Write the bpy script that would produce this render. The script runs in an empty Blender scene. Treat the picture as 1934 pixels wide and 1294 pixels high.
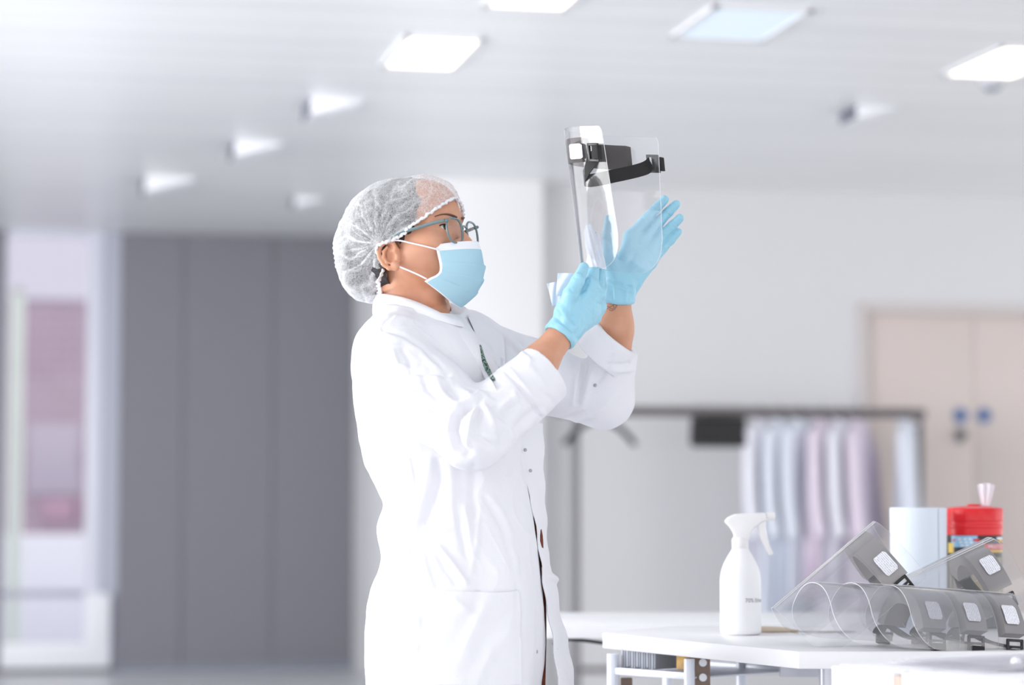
import bpy, bmesh, math, random
import numpy as np
from mathutils import Vector, Matrix
from mathutils.bvhtree import BVHTree

random.seed(7)
np.random.seed(7)
SC = bpy.context.scene
COL = SC.collection

# ------------------------------------------------------------------ camera
FPX = 85.0 / 36.0 * 1934.0            # focal length in pixels of the 1934 wide frame
CAM_H = 1.0
TH = math.atan(313.0 / FPX)           # the horizon lies 313 px under the frame's centre
cam = bpy.data.cameras.new('camera')
cam.lens = 85.0
cam.sensor_width = 36.0
cam.clip_end = 200.0
cam.dof.use_dof = True
cam.dof.focus_distance = 4.55
cam.dof.aperture_fstop = 2.0
cam_o = bpy.data.objects.new('camera', cam)
cam_o.location = (0, 0, CAM_H)
cam_o.rotation_euler = (math.pi / 2 + TH, 0, 0)
COL.objects.link(cam_o)
SC.camera = cam_o

# ------------------------------------------------------------------ view, world, big lights
SC.view_settings.view_transform = 'Standard'
SC.view_settings.look = 'None'
SC.view_settings.gamma = 1.0
SC.view_settings.use_curve_mapping = False
SC.view_settings.exposure = 0.66
SC.cycles.use_denoising = True
SC.cycles.max_bounces = 10
SC.cycles.diffuse_bounces = 5
SC.cycles.glossy_bounces = 4
SC.cycles.transmission_bounces = 8
SC.cycles.transparent_max_bounces = 40
SC.cycles.caustics_reflective = False
SC.cycles.caustics_refractive = False
SC.cycles.sample_clamp_indirect = 6.0

world = bpy.data.worlds.new('World')
SC.world = world
world.use_nodes = True
bgn = world.node_tree.nodes['Background']
bgn.inputs['Color'].default_value = (1.0, 0.995, 0.995, 1)
bgn.inputs['Strength'].default_value = 1.2


def area_light(name, loc, target, sx, sy, power, color):
    l = bpy.data.lights.new(name, 'AREA')
    l.shape = 'RECTANGLE'
    l.size, l.size_y = sx, sy
    l.energy = power
    l.color = color
    l.spread = math.radians(135)
    o = bpy.data.objects.new(name, l)
    o.location = loc
    o.rotation_euler = (Vector(target) - Vector(loc)).to_track_quat('-Z', 'Y').to_euler()
    COL.objects.link(o)
    return o


# daylight of the window wall on the left of the room
area_light('window_daylight', (-4.4, 4.5, 1.65), (0.0, 4.7, 0.95), 4.5, 2.2, 88, (1.0, 0.995, 0.995))
# daylight deeper in the room that whitens the pillar
area_light('far_window_daylight', (-4.6, 7.0, 1.6), (0.0, 12.2, 1.5), 3.0, 2.2, 66, (1.0, 0.995, 0.995))

# ------------------------------------------------------------------ measuring helpers
CT, ST = math.cos(TH), math.sin(TH)


def P(px, py, Y):
    """World point on the ray through photo pixel (px, py) at depth Y."""
    x = (px - 967.0) / FPX
    y = (647.0 - py) / FPX
    dy = CT - y * ST
    dz = ST + y * CT
    k = Y / dy
    return np.array((x * k, Y, CAM_H + dz * k))


def PX(V):
    """Photo pixels of world points (N,3)."""
    V = np.asarray(V, float)
    dz = V[..., 2] - CAM_H
    zc = V[..., 1] * CT + dz * ST
    yc = -V[..., 1] * ST + dz * CT
    return 967.0 + FPX * V[..., 0] / zc, 647.0 - FPX * yc / zc


ROOM_A = math.radians(11.6)
CA, SA = math.cos(ROOM_A), math.sin(ROOM_A)
ROOM_M = Matrix.Rotation(ROOM_A, 4, 'Z')


def RW(u, s, z=0.0):
    return np.array((u * CA - s * SA, u * SA + s * CA, z))


def on_plane(px, py, s):
    """(u, z) on the room plane at depth s."""
    r = (px - 967.0) / FPX
    # direction of pixel
    y = (647.0 - py) / FPX
    dy = CT - y * ST
    dz = ST + y * CT
    # point k*(r', dy, dz)
    k = s / (-r * SA + dy * CA)
    u = (r * CA + dy * SA) * k
    return u, CAM_H + dz * k


# ------------------------------------------------------------------ materials
def lin(c):
    out = []
    for v in c[:3]:
        v = v / 255.0
        out.append(v / 12.92 if v <= 0.04045 else ((v + 0.055) / 1.055) ** 2.4)
    return (*out, 1.0)


def new_mat(name):
    m = bpy.data.materials.new(name)
    m.use_nodes = True
    return m, m.node_tree, m.node_tree.nodes['Principled BSDF']


def add_bump(nt, b, scale, strength, detail=4, dist=0.01, stretch=None, rough=0.55):
    tc = nt.nodes.new('ShaderNodeTexCoord')
    n = nt.nodes.new('ShaderNodeTexNoise')
    n.inputs['Scale'].default_value = scale
    n.inputs['Detail'].default_value = detail
    n.inputs['Roughness'].default_value = rough
    bp = nt.nodes.new('ShaderNodeBump')
    bp.inputs['Strength'].default_value = strength
    bp.inputs['Distance'].default_value = dist
    if stretch:
        mp = nt.nodes.new('ShaderNodeMapping')
        mp.inputs['Scale'].default_value = stretch
        nt.links.new(tc.outputs['Object'], mp.inputs['Vector'])
        nt.links.new(mp.outputs['Vector'], n.inputs['Vector'])
    else:
        nt.links.new(tc.outputs['Object'], n.inputs['Vector'])
    nt.links.new(n.outputs['Fac'], bp.inputs['Height'])
    nt.links.new(bp.outputs['Normal'], b.inputs['Normal'])
    return n


def mat(name, rgb, rough=0.6, metal=0.0, spec=0.5, bump=None, vary=None, sss=0.0, sheen=0.0, coat=0.0, trans=0.0):
    m, nt, b = new_mat(name)
    b.inputs['Base Color'].default_value = lin(rgb)
    b.inputs['Roughness'].default_value = rough
    b.inputs['Metallic'].default_value = metal
    b.inputs['Specular IOR Level'].default_value = spec
    b.inputs['Coat Weight'].default_value = coat
    b.inputs['Sheen Weight'].default_value = sheen
    b.inputs['Transmission Weight'].default_value = trans
    if sss:
        b.inputs['Subsurface Weight'].default_value = sss
        b.inputs['Subsurface Radius'].default_value = (0.010, 0.004, 0.002)
        b.inputs['Subsurface Scale'].default_value = 0.6
    if vary:                                   # (scale, other colour)
        tc = nt.nodes.new('ShaderNodeTexCoord')
        n = nt.nodes.new('ShaderNodeTexNoise')
        n.inputs['Scale'].default_value = vary[0]
        n.inputs['Detail'].default_value = 3
        r = nt.nodes.new('ShaderNodeValToRGB')
        r.color_ramp.elements[0].position = 0.35
        r.color_ramp.elements[1].position = 0.68
        r.color_ramp.elements[0].color = lin(rgb)
        r.color_ramp.elements[1].color = lin(vary[1])
        nt.links.new(tc.outputs['Object'], n.inputs['Vector'])
        nt.links.new(n.outputs['Fac'], r.inputs['Fac'])
        nt.links.new(r.outputs['Color'], b.inputs['Base Color'])
    if bump:
        add_bump(nt, b, *bump)
    return m


def emis(name, rgb, strength):
    m, nt, b = new_mat(name)
    b.inputs['Base Color'].default_value = lin(rgb)
    b.inputs['Emission Color'].default_value = lin(rgb)
    b.inputs['Emission Strength'].default_value = strength
    return m


def clear_plastic(name, tint=(0.975, 0.975, 0.98), gloss=0.02, ior=1.35, white=0.0, rough=0.04):
    m = bpy.data.materials.new(name)
    m.use_nodes = True
    nt = m.node_tree
    nt.nodes.clear()
    out = nt.nodes.new('ShaderNodeOutputMaterial')
    tr = nt.nodes.new('ShaderNodeBsdfTransparent')
    tr.inputs['Color'].default_value = (*tint, 1)
    gl = nt.nodes.new('ShaderNodeBsdfGlossy')
    gl.inputs['Roughness'].default_value = rough
    lw = nt.nodes.new('ShaderNodeLayerWeight')
    lw.inputs['Blend'].default_value = 0.5
    pw = nt.nodes.new('ShaderNodeMath')
    pw.operation = 'POWER'
    pw.inputs[1].default_value = 3.2
    ml = nt.nodes.new('ShaderNodeMath')
    ml.operation = 'MULTIPLY_ADD'
    ml.inputs[1].default_value = (ior - 1.0) * 1.6
    ml.inputs[2].default_value = gloss
    mx = nt.nodes.new('ShaderNodeMixShader')
    nt.links.new(lw.outputs['Facing'], pw.inputs[0])
    nt.links.new(pw.outputs[0], ml.inputs[0])
    nt.links.new(ml.outputs[0], mx.inputs['Fac'])
    nt.links.new(tr.outputs['BSDF'], mx.inputs[1])
    nt.links.new(gl.outputs['BSDF'], mx.inputs[2])
    last = mx
    if white:
        df = nt.nodes.new('ShaderNodeBsdfDiffuse')
        df.inputs['Color'].default_value = (0.9, 0.9, 0.92, 1)
        m2 = nt.nodes.new('ShaderNodeMixShader')
        m2.inputs['Fac'].default_value = white
        nt.links.new(mx.outputs['Shader'], m2.inputs[1])
        nt.links.new(df.outputs['BSDF'], m2.inputs[2])
        last = m2
    nt.links.new(last.outputs['Shader'], out.inputs['Surface'])
    return m


# ------------------------------------------------------------------ mesh helpers
def link(o, parent=None):
    COL.objects.link(o)
    if parent is not None:
        o.parent = parent
    return o


def world_child(o, parent):
    """Parent an object whose mesh is in world coordinates under PARENT."""
    o.parent = parent
    m = Matrix.Identity(4)
    p = parent
    chain = []
    while p is not None:
        chain.append(p)
        p = p.parent
    for p in reversed(chain):
        m = m @ p.matrix_parent_inverse @ p.matrix_basis
    o.matrix_parent_inverse = m.inverted()


def empty(name, loc=(0, 0, 0), matrix=None):
    o = bpy.data.objects.new(name, None)
    o.empty_display_size = 0.05
    COL.objects.link(o)
    if matrix is not None:
        o.matrix_basis = matrix
    else:
        o.location = [float(v) for v in loc]
    return o


def tag(o, label=None, cat=None, group=None, kind=None):
    if label:
        o['label'] = label
    if cat:
        o['category'] = cat
    if group:
        o['group'] = group
    if kind:
        o['kind'] = kind
    return o


def make(name, V, F, m, parent=None, smooth=40, world=True, mats=None, fm=None):
    """One mesh object. F is an (n,4) array or a list of polygons. world: V in world coordinates."""
    me = bpy.data.meshes.new(name)
    if isinstance(F, np.ndarray):
        V = np.asarray(V, np.float32)
        n = len(F)
        me.vertices.add(len(V))
        me.vertices.foreach_set('co', V.ravel())
        me.loops.add(n * 4)
        me.loops.foreach_set('vertex_index', F.astype(np.int32).ravel())
        me.polygons.add(n)
        me.polygons.foreach_set('loop_start', np.arange(0, n * 4, 4, dtype=np.int32))
        me.polygons.foreach_set('loop_total', np.full(n, 4, np.int32))
        me.update(calc_edges=True)
        me.validate()
    else:
        me.from_pydata([tuple(map(float, v)) for v in V], [], [tuple(int(i) for i in f) for f in F])
        me.update()
    for mm in (mats or [m]):
        me.materials.append(mm)
    if fm is not None:
        me.polygons.foreach_set('material_index', np.asarray(fm, np.int32))
    if smooth is not None:
        me.polygons.foreach_set('use_smooth', np.ones(len(me.polygons), bool))
        if smooth < 180:
            me.set_sharp_from_angle(angle=math.radians(smooth))
    o = bpy.data.objects.new(name, me)
    COL.objects.link(o)
    if parent is not None:
        if world:
            world_child(o, parent)
        else:
            o.parent = parent
    return o


class MB:
    """Collects simple solids into one mesh."""

    def __init__(self):
        self.v, self.f = [], []

    def add(self, V, F):
        b = len(self.v)
        self.v += [tuple(map(float, p)) for p in V]
        self.f += [tuple(i + b for i in q) for q in F]
        return self

    def box(self, c, size, M=None):
        hx, hy, hz = [s / 2 for s in size]
        V = [(c[0] + sx * hx, c[1] + sy * hy, c[2] + sz * hz) for sz in (-1, 1) for sx, sy in ((-1, -1), (1, -1), (1, 1), (-1, 1))]
        if M is not None:
            V = [tuple(M @ Vector(p)) for p in V]
        return self.add(V, [(3, 2, 1, 0), (4, 5, 6, 7), (0, 1, 5, 4), (1, 2, 6, 5), (2, 3, 7, 6), (3, 0, 4, 7)])

    def prism(self, poly, h0, h1, M=None):
        """poly in xy, extruded along z."""
        n = len(poly)
        V = [(x, y, h0) for x, y in poly] + [(x, y, h1) for x, y in poly]
        if M is not None:
            V = [tuple(M @ Vector(p)) for p in V]
        F = [tuple(range(n - 1, -1, -1)), tuple(range(n, 2 * n))]
        F += [(i, (i + 1) % n, n + (i + 1) % n, n + i) for i in range(n)]
        return self.add(V, F)

    def lathe(self, prof, c=(0, 0, 0), n=48, M=None, close=True, ripple=None):
        V, F = [], []
        for r, z in prof:
            for i in range(n):
                a = 2 * math.pi * i / n
                rr = r * (1 + (ripple(i, z) if ripple else 0))
                V.append((c[0] + rr * math.cos(a), c[1] + rr * math.sin(a), c[2] + z))
        m = len(prof)
        for j in range(m - 1):
            for i in range(n):
                F.append((j * n + i, j * n + (i + 1) % n, (j + 1) * n + (i + 1) % n, (j + 1) * n + i))
        if close:
            F.append(tuple(range(n - 1, -1, -1)))
            F.append(tuple((m - 1) * n + i for i in range(n)))
        if M is not None:
            V = [tuple(M @ Vector(p)) for p in V]
        return self.add(V, F)

    def tube(self, pts, r, n=10, closed=False, flat=1.0):
        pts = [np.asarray(p, float) for p in pts]
        m = len(pts)
        rs = r if hasattr(r, '__len__') else [r] * m
        V, F = [], []
        up = None
        for i in range(m):
            if closed:
                t = pts[(i + 1) % m] - pts[i - 1]
            else:
                t = pts[min(i + 1, m - 1)] - pts[max(i - 1, 0)]
            t = t / (np.linalg.norm(t) + 1e-12)
            if up is None:
                ref = np.array((0, 0, 1.0)) if abs(t[2]) < 0.9 else np.array((1.0, 0, 0))
                up = ref
            up = up - t * np.dot(up, t)
            up = up / (np.linalg.norm(up) + 1e-12)
            sd = np.cross(t, up)
            for k in range(n):
                a = 2 * math.pi * k / n
                V.append(pts[i] + rs[i] * (math.cos(a) * up * flat + math.sin(a) * sd))
        rng = m if closed else m - 1
        for i in range(rng):
            j = (i + 1) % m
            for k in range(n):
                F.append((i * n + k, i * n + (k + 1) % n, j * n + (k + 1) % n, j * n + k))
        if not closed:
            F.append(tuple(range(n - 1, -1, -1)))
            F.append(tuple((m - 1) * n + k for k in range(n)))
        return self.add(V, F)

    def build(self, name, m, parent=None, bevel=0.0, smooth=40, world=True, segs=2, matrix=None):
        o = make(name, self.v, self.f, m, parent, None, world)
        me = o.data
        bm = bmesh.new()
        bm.from_mesh(me)
        bmesh.ops.recalc_face_normals(bm, faces=bm.faces)
        if bevel:
            es = [e for e in bm.edges if len(e.link_faces) == 2 and e.calc_face_angle(0) > math.radians(35)]
            bmesh.ops.bevel(bm, geom=es, offset=bevel, segments=segs, profile=0.5, affect='EDGES', clamp_overlap=True)
        bm.to_mesh(me)
        bm.free()
        if smooth is not None:
            me.polygons.foreach_set('use_smooth', np.ones(len(me.polygons), bool))
            me.set_sharp_from_angle(angle=math.radians(smooth))
        if matrix is not None:
            o.matrix_basis = matrix
        return o


def copy_tree(o, parent=None):
    c = o.copy()
    COL.objects.link(c)
    c.parent = parent
    for ch in list(o.children):
        copy_tree(ch, c)
    return c


def spline(pts, n):
    """Catmull-Rom through pts, n samples."""
    pts = np.asarray(pts, float)
    m = len(pts)
    ext = np.vstack([2 * pts[0] - pts[1], pts, 2 * pts[-1] - pts[-2]])
    out = []
    for t in np.linspace(0, m - 1, n):
        i = min(int(t), m - 2)
        f = t - i
        p0, p1, p2, p3 = ext[i], ext[i + 1], ext[i + 2], ext[i + 3]
        out.append(0.5 * ((2 * p1) + (-p0 + p2) * f + (2 * p0 - 5 * p1 + 4 * p2 - p3) * f * f + (-p0 + 3 * p1 - 3 * p2 + p3) * f ** 3))
    return np.array(out)


def sheet(name, G, thick, m, parent=None, world=True, N=None, smooth=60, rim_mat=None):
    """Closed thin solid from a grid of points G (rows, cols, 3); grows by thick along the grid normal."""
    G = np.asarray(G, float)
    r, c, _ = G.shape
    if N is None:
        du = np.gradient(G, axis=1)
        dv = np.gradient(G, axis=0)
        N = np.cross(du, dv)
        N /= np.linalg.norm(N, axis=2, keepdims=True) + 1e-12
    B = G + N * thick
    V = np.concatenate([G.reshape(-1, 3), B.reshape(-1, 3)])
    n = r * c
    F = []
    for i in range(r - 1):
        for j in range(c - 1):
            a, b, d, e = i * c + j, i * c + j + 1, (i + 1) * c + j + 1, (i + 1) * c + j
            F.append((e, d, b, a))
            F.append((n + a, n + b, n + d, n + e))
    nf = len(F)
    ring = [j for j in range(c)] + [i * c + c - 1 for i in range(1, r)] + [(r - 1) * c + j for j in range(c - 2, -1, -1)] + [i * c for i in range(r - 2, 0, -1)]
    for k in range(len(ring)):
        a, b = ring[k], ring[(k + 1) % len(ring)]
        F.append((a, b, n + b, n + a))
    fm = None
    mats = None
    if rim_mat is not None:
        mats = [m, rim_mat]
        fm = [0] * nf + [1] * (len(F) - nf)
    return make(name, V, F, m, parent, smooth, world, mats, fm)


def text_mesh(name, s, size, m, parent, fn, depth=0.0, align='LEFT', world=True):
    """Lettering as a mesh; fn maps flat (x, y) of the text to a point."""
    cu = bpy.data.curves.new(name, 'FONT')
    cu.body = s
    cu.size = size
    cu.align_x = align
    cu.align_y = 'CENTER'
    cu.resolution_u = 3
    t = bpy.data.objects.new(name, cu)
    COL.objects.link(t)
    dg = bpy.context.evaluated_depsgraph_get()
    dg.update()
    me = t.evaluated_get(dg).to_mesh()
    bm = bmesh.new()
    bm.from_mesh(me)
    bmesh.ops.triangulate(bm, faces=bm.faces)
    bmesh.ops.subdivide_edges(bm, edges=[e for e in bm.edges if e.calc_length() > size * 0.3], cuts=1)
    bm.verts.ensure_lookup_table()
    V = [fn(v.co.x, v.co.y) for v in bm.verts]
    F = [[v.index for v in f.verts] for f in bm.faces]
    bm.free()
    bpy.data.objects.remove(t)
    bpy.data.curves.remove(cu)
    return make(name, V, F, m, parent, None, world)

# ------------------------------------------------------------------ the room
M_wall = mat('painted_wall', (216, 216, 218), 0.75, bump=(60, 0.05))
M_pillar = mat('white_pillar_paint', (238, 238, 240), 0.7, bump=(60, 0.05))
M_greywall = mat('grey_panel', (132, 132, 140), 0.5, bump=(30, 0.03))
M_floor = mat('floor_vinyl', (214, 215, 219), 0.3, vary=(1.5, (206, 208, 213)))
M_door = mat('door_laminate', (212, 200, 195), 0.5, bump=(20, 0.02))
M_doorframe = mat('door_frame_paint', (206, 199, 198), 0.5)
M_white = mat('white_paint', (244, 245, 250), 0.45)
M_frame = mat('window_frame_paint', (226, 228, 240), 0.4)

Hc = 2.70
S_RIGHT, S_LEFT = 12.35, 15.04


def room_box(mb, u0, u1, s0, s1, z0, z1):
    return mb.box(((u0 + u1) / 2, (s0 + s1) / 2, (z0 + z1) / 2), (u1 - u0, s1 - s0, z1 - z0))


def struct(name, mb, m, bevel=0.0):
    o = mb.build(name, m, matrix=ROOM_M, bevel=bevel)
    return tag(o, kind='structure')


struct('floor', room_box(MB(), -7, 9, -5, 15.2, -0.08, 0.0), M_floor)

# ceiling: pale satin metal planks that run across the room
m, nt, b = new_mat('ceiling_planks')
b.inputs['Roughness'].default_value = 0.33
b.inputs['Specular IOR Level'].default_value = 0.42
tc = nt.nodes.new('ShaderNodeTexCoord')
sp = nt.nodes.new('ShaderNodeSeparateXYZ')
nt.links.new(tc.outputs['Object'], sp.inputs[0])
m1 = nt.nodes.new('ShaderNodeMath'); m1.operation = 'MULTIPLY'; m1.inputs[1].default_value = 1 / 0.3
m2 = nt.nodes.new('ShaderNodeMath'); m2.operation = 'FRACT'
m3 = nt.nodes.new('ShaderNodeMath'); m3.operation = 'LESS_THAN'; m3.inputs[1].default_value = 0.03
nt.links.new(sp.outputs['Y'], m1.inputs[0]); nt.links.new(m1.outputs[0], m2.inputs[0]); nt.links.new(m2.outputs[0], m3.inputs[0])
nz = nt.nodes.new('ShaderNodeTexNoise'); nz.inputs['Scale'].default_value = 1.0; nz.inputs['Detail'].default_value = 2
mp = nt.nodes.new('ShaderNodeMapping'); mp.inputs['Scale'].default_value = (0.25, 1.6, 1)
nt.links.new(tc.outputs['Object'], mp.inputs[0]); nt.links.new(mp.outputs[0], nz.inputs['Vector'])
rp = nt.nodes.new('ShaderNodeValToRGB')
rp.color_ramp.elements[0].color = lin((236, 238, 240)); rp.color_ramp.elements[0].position = 0.3
rp.color_ramp.elements[1].color = lin((246, 247, 248)); rp.color_ramp.elements[1].position = 0.7
nt.links.new(nz.outputs['Fac'], rp.inputs[0])
mx = nt.nodes.new('ShaderNodeMix'); mx.data_type = 'RGBA'
mx.inputs['B'].default_value = lin((196, 198, 202))
nt.links.new(m3.outputs[0], mx.inputs['Factor']); nt.links.new(rp.outputs[0], mx.inputs['A'])
nt.links.new(mx.outputs['Result'], b.inputs['Base Color'])
M_ceil = m
struct('ceiling', room_box(MB(), -7, 9, -2, 15.3, Hc, Hc + 0.12), M_ceil)

# right part of the back wall with a double door
du0, dz1 = on_plane(1637, 590, S_RIGHT)
dmid, _ = on_plane(1841, 700, S_RIGHT)
dw = dmid - du0
du1 = dmid + dw
fw = 0.055
PIL_U0, PIL_U1 = on_plane(668, 800, S_LEFT)[0], on_plane(1026, 800, 12.2)[0]
wb = MB()
room_box(wb, PIL_U1, du0 - fw, S_RIGHT, S_RIGHT + 0.15, 0, Hc)
room_box(wb, du0 - fw, du1 + fw, S_RIGHT, S_RIGHT + 0.15, dz1 + fw, Hc)
room_box(wb, du1 + fw, 9, S_RIGHT, S_RIGHT + 0.15, 0, Hc)
struct('wall_back', wb, M_wall)
fr = MB()
room_box(fr, du0 - fw, du0, S_RIGHT - 0.02, S_RIGHT + 0.15, 0, dz1 + fw)
room_box(fr, du1, du1 + fw, S_RIGHT - 0.02, S_RIGHT + 0.15, 0, dz1 + fw)
room_box(fr, du0, du1, S_RIGHT - 0.02, S_RIGHT + 0.15, dz1, dz1 + fw)
struct('trim_1', fr, M_doorframe, 0.004)
M_blue = mat('sign_blue', (70, 100, 150), 0.4)
M_steel = mat('brushed_steel', (150, 148, 150), 0.35, 0.9)
M_dark = mat('dark_metal', (80, 76, 78), 0.4, 0.6)
for k, (ua, ub, spx) in enumerate(((du0 + 0.003, dmid - 0.002, 1815), (dmid + 0.002, du1 - 0.003, 1860))):
    d = room_box(MB(), ua, ub, S_RIGHT + 0.01, S_RIGHT + 0.055, 0.005, dz1 - 0.004)
    do = struct(f'door_{k + 1}', d, M_door, 0.003)
    su, sz = on_plane(spx, 785, S_RIGHT)
    rot = Matrix.Translation((su, S_RIGHT + 0.01, sz)) @ Matrix.Rotation(math.pi / 2, 4, 'X')
    o = MB().lathe([(0.0455, 0), (0.0455, 0.003), (0.043, 0.004)], n=40, M=rot).build('fire_door_sign', M_blue, do, world=False)
    o = MB().lathe([(0.040, 0.0042), (0.037, 0.0046), (0.037, 0.0042)], n=40, M=rot, close=False).build('sign_ring', M_white, o, world=False)
    if k == 0:
        lu, lz = on_plane(1815, 822, S_RIGHT)
        rot = Matrix.Translation((lu, S_RIGHT + 0.01, lz)) @ Matrix.Rotation(math.pi / 2, 4, 'X')
        o = MB().box((0, 0, 0.004), (0.05, 0.085, 0.008), rot).build('lock_plate', M_steel, do, bevel=0.002, world=False)
        MB().lathe([(0.016, 0.008), (0.016, 0.03), (0.022, 0.032), (0.022, 0.046), (0.018, 0.05)], n=24, M=rot).build('lock_knob', M_dark, o, world=False)

# white pillar block between the two depths of the back wall
pb = room_box(MB(), PIL_U0, PIL_U1, 12.2, 15.2, 0, Hc)
struct('wall_middle', pb, M_pillar, 0.006)

# grey panel wall, deeper on the left, with the glazed opening
wu0, _ = on_plane(5, 800, S_LEFT)
wu1, _ = on_plane(226, 800, S_LEFT)
wz0 = on_plane(110, 1262, S_LEFT)[1]
gb = MB()
room_box(gb, -5, wu0, S_LEFT, S_LEFT + 0.16, 0, Hc)
room_box(gb, wu0, wu1, S_LEFT, S_LEFT + 0.16, 0, max(wz0, 0.01))
us = [wu1, on_plane(345, 800, S_LEFT)[0], on_plane(515, 800, S_LEFT)[0], PIL_U0]
for k in range(3):
    room_box(gb, us[k] + (0.004 if k else 0), us[k + 1] - (0.004 if k < 2 else 0), S_LEFT, S_LEFT + 0.16, 0, Hc)
room_box(gb, wu1, PIL_U0, S_LEFT + 0.012, S_LEFT + 0.15, 0, Hc)
struct('wall_left', gb, M_greywall)
sk = room_box(MB(), wu1, PIL_U0, S_LEFT - 0.015, S_LEFT, 0.0, 0.05)
struct('baseboard_left', sk, mat('skirting_grey', (140, 145, 155), 0.5))

# the glazed opening
win = empty('window_1', matrix=ROOM_M @ Matrix.Translation(((wu0 + wu1) / 2, S_LEFT, 0)))
tag(win, kind='structure')
uc = (wu0 + wu1) / 2


def wbx(mb, u0, u1, s0, s1, z0, z1):
    return room_box(mb, u0 - uc, u1 - uc, s0, s1, z0, z1)


gl1 = on_plane(163, 800, S_LEFT)[0]
f = MB()
wbx(f, gl1, gl1 + 0.10, 0.02, 0.12, wz0, Hc)
wbx(f, wu0, wu0 + 0.018, 0.02, 0.12, wz0, Hc)
wbx(f, wu0, gl1, 0.02, 0.12, Hc - 0.03, Hc)
f.build('window_frame', M_frame, win, bevel=0.004, world=False)
f = MB()
wbx(f, gl1 + 0.10, wu1, 0.05, 0.13, wz0, Hc)
f.build('window_jamb', mat('jamb_paint', (200, 203, 218), 0.5), win, world=False)
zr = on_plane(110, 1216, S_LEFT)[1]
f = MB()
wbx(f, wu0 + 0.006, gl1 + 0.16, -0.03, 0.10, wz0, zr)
f.build('window_sill', M_white, win, bevel=0.01, world=False)  # whiter than the frame; the colour stands in for sunlight on it
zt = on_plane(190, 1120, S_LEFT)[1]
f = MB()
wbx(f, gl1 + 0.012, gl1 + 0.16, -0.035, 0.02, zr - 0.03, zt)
f.build('sunlit_reveal_block', M_white, win, bevel=0.012, world=False)  # block added in bright white to stand for the sunlit reveal
zm = on_plane(110, 1122, S_LEFT)[1]
f = MB()
wbx(f, wu0 + 0.018, gl1, 0.05, 0.09, zm - 0.02, zm + 0.02)
f.build('window_rail', mat('rail_paint', (176, 176, 192), 0.4), win, bevel=0.003, world=False)
f = MB()
wbx(f, wu0 + 0.018, gl1, 0.066, 0.072, zr, Hc - 0.03)
f.build('window_pane', clear_plastic('window_glass', (0.97, 0.975, 0.98), ior=1.2), win, world=False)

# outside the window
S_OUT = 27.0
ob = MB().box((-2.0, 25, -0.6), (16, 19.6, 0.1))
o = ob.build('ground', mat('pale_paving', (190, 190, 204), 0.8, vary=(0.8, (182, 182, 196))), matrix=ROOM_M)
tag(o, kind='structure')
bu0, bz1 = on_plane(22, 565, S_OUT)
bu1, bz0 = on_plane(330, 1005, S_OUT)
bo = empty('brick_building', matrix=ROOM_M @ Matrix.Translation(((bu0 + bu1) / 2, S_OUT, -0.55)))
tag(bo, 'mauve brick building seen through the tall glazed opening', 'building')
wdt = bu1 - bu0 + 2.0
mbr, nt, b = new_mat('mauve_brick')
tcn = nt.nodes.new('ShaderNodeTexCoord'); br = nt.nodes.new('ShaderNodeTexBrick')
br.inputs['Scale'].default_value = 2.2
br.inputs['Color1'].default_value = lin((150, 130, 148)); br.inputs['Color2'].default_value = lin((144, 124, 141)); br.inputs['Mortar'].default_value = lin((160, 146, 158))
mpn = nt.nodes.new('ShaderNodeMapping'); mpn.inputs['Rotation'].default_value = (math.pi / 2, 0, 0)
nt.links.new(tcn.outputs['Object'], mpn.inputs[0]); nt.links.new(mpn.outputs[0], br.inputs['Vector']); nt.links.new(br.outputs['Color'], b.inputs['Base Color'])
b.inputs['Roughness'].default_value = 0.9
MB().box((0.5, 1.5, (bz1 + 0.55) / 2), (wdt, 3, bz1 + 0.55)).build('brick_wall', mbr, bo, world=False)
MB().box((0.5, 1.52, bz1 + 0.55 + 0.8), (wdt + 0.1, 3.1, 1.6)).build('upper_cladding', mat('pale_cladding', (184, 181, 194), 0.6), bo, world=False)
for k, (pa, pb_) in enumerate(((78, 140), (150, 162))):
    a0 = on_plane(pa, 940, S_OUT)[0]; a1 = on_plane(pb_, 940, S_OUT)[0]
    z0, z1 = on_plane(100, 985, S_OUT)[1], on_plane(100, 940, S_OUT)[1]
    q = MB().box(((a0 + a1) / 2 - (bu0 + bu1) / 2, -0.03, (z0 + z1) / 2 + 0.55), (a1 - a0, 0.06, z1 - z0))
    q.build('dark_panel', mat('mauve_panel', (154, 122, 144), 0.6), bo, bevel=0.004, world=False)
z0, z1 = on_plane(100, 985, S_OUT)[1], on_plane(100, 800, S_OUT)[1]
a0, a1 = on_plane(52, 800, S_OUT)[0], on_plane(152, 800, S_OUT)[0]
MB().box(((a0 + a1) / 2 - (bu0 + bu1) / 2, -0.01, (z1 + on_plane(100, 935, S_OUT)[1]) / 2 + 0.55), (a1 - a0, 0.03, z1 - on_plane(100, 935, S_OUT)[1])).build('shutter', mat('grey_shutter', (156, 147, 163), 0.5), bo, bevel=0.004, world=False)
S_W = 22.0
z1 = on_plane(100, 1010, S_W)[1]
lw = MB().box((on_plane(110, 1000, S_W)[0], S_W, (z1 - 0.55) / 2), (3.2, 0.25, z1 + 0.55))
o = lw.build('low_wall', mat('white_render', (204, 205, 216), 0.7, bump=(10, 0.2)), matrix=ROOM_M, bevel=0.02)
tag(o, 'low white rendered wall in front of the mauve brick building', 'wall')
S_P = 19.5
z1 = on_plane(30, 555, S_P)[1]
z0 = on_plane(30, 1000, S_P)[1]
pu = on_plane(30, 800, S_P)[0]
po = empty('signpost', matrix=ROOM_M @ Matrix.Translation((pu, S_P, -0.55)))
tag(po, 'pale green post outside at the edge of the glazed opening', 'post')
MB().lathe([(0.055, 0), (0.055, z1 + 0.55)], n=20).build('pole', mat('pale_green_paint', (188, 196, 190), 0.5), po, world=False)
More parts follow.
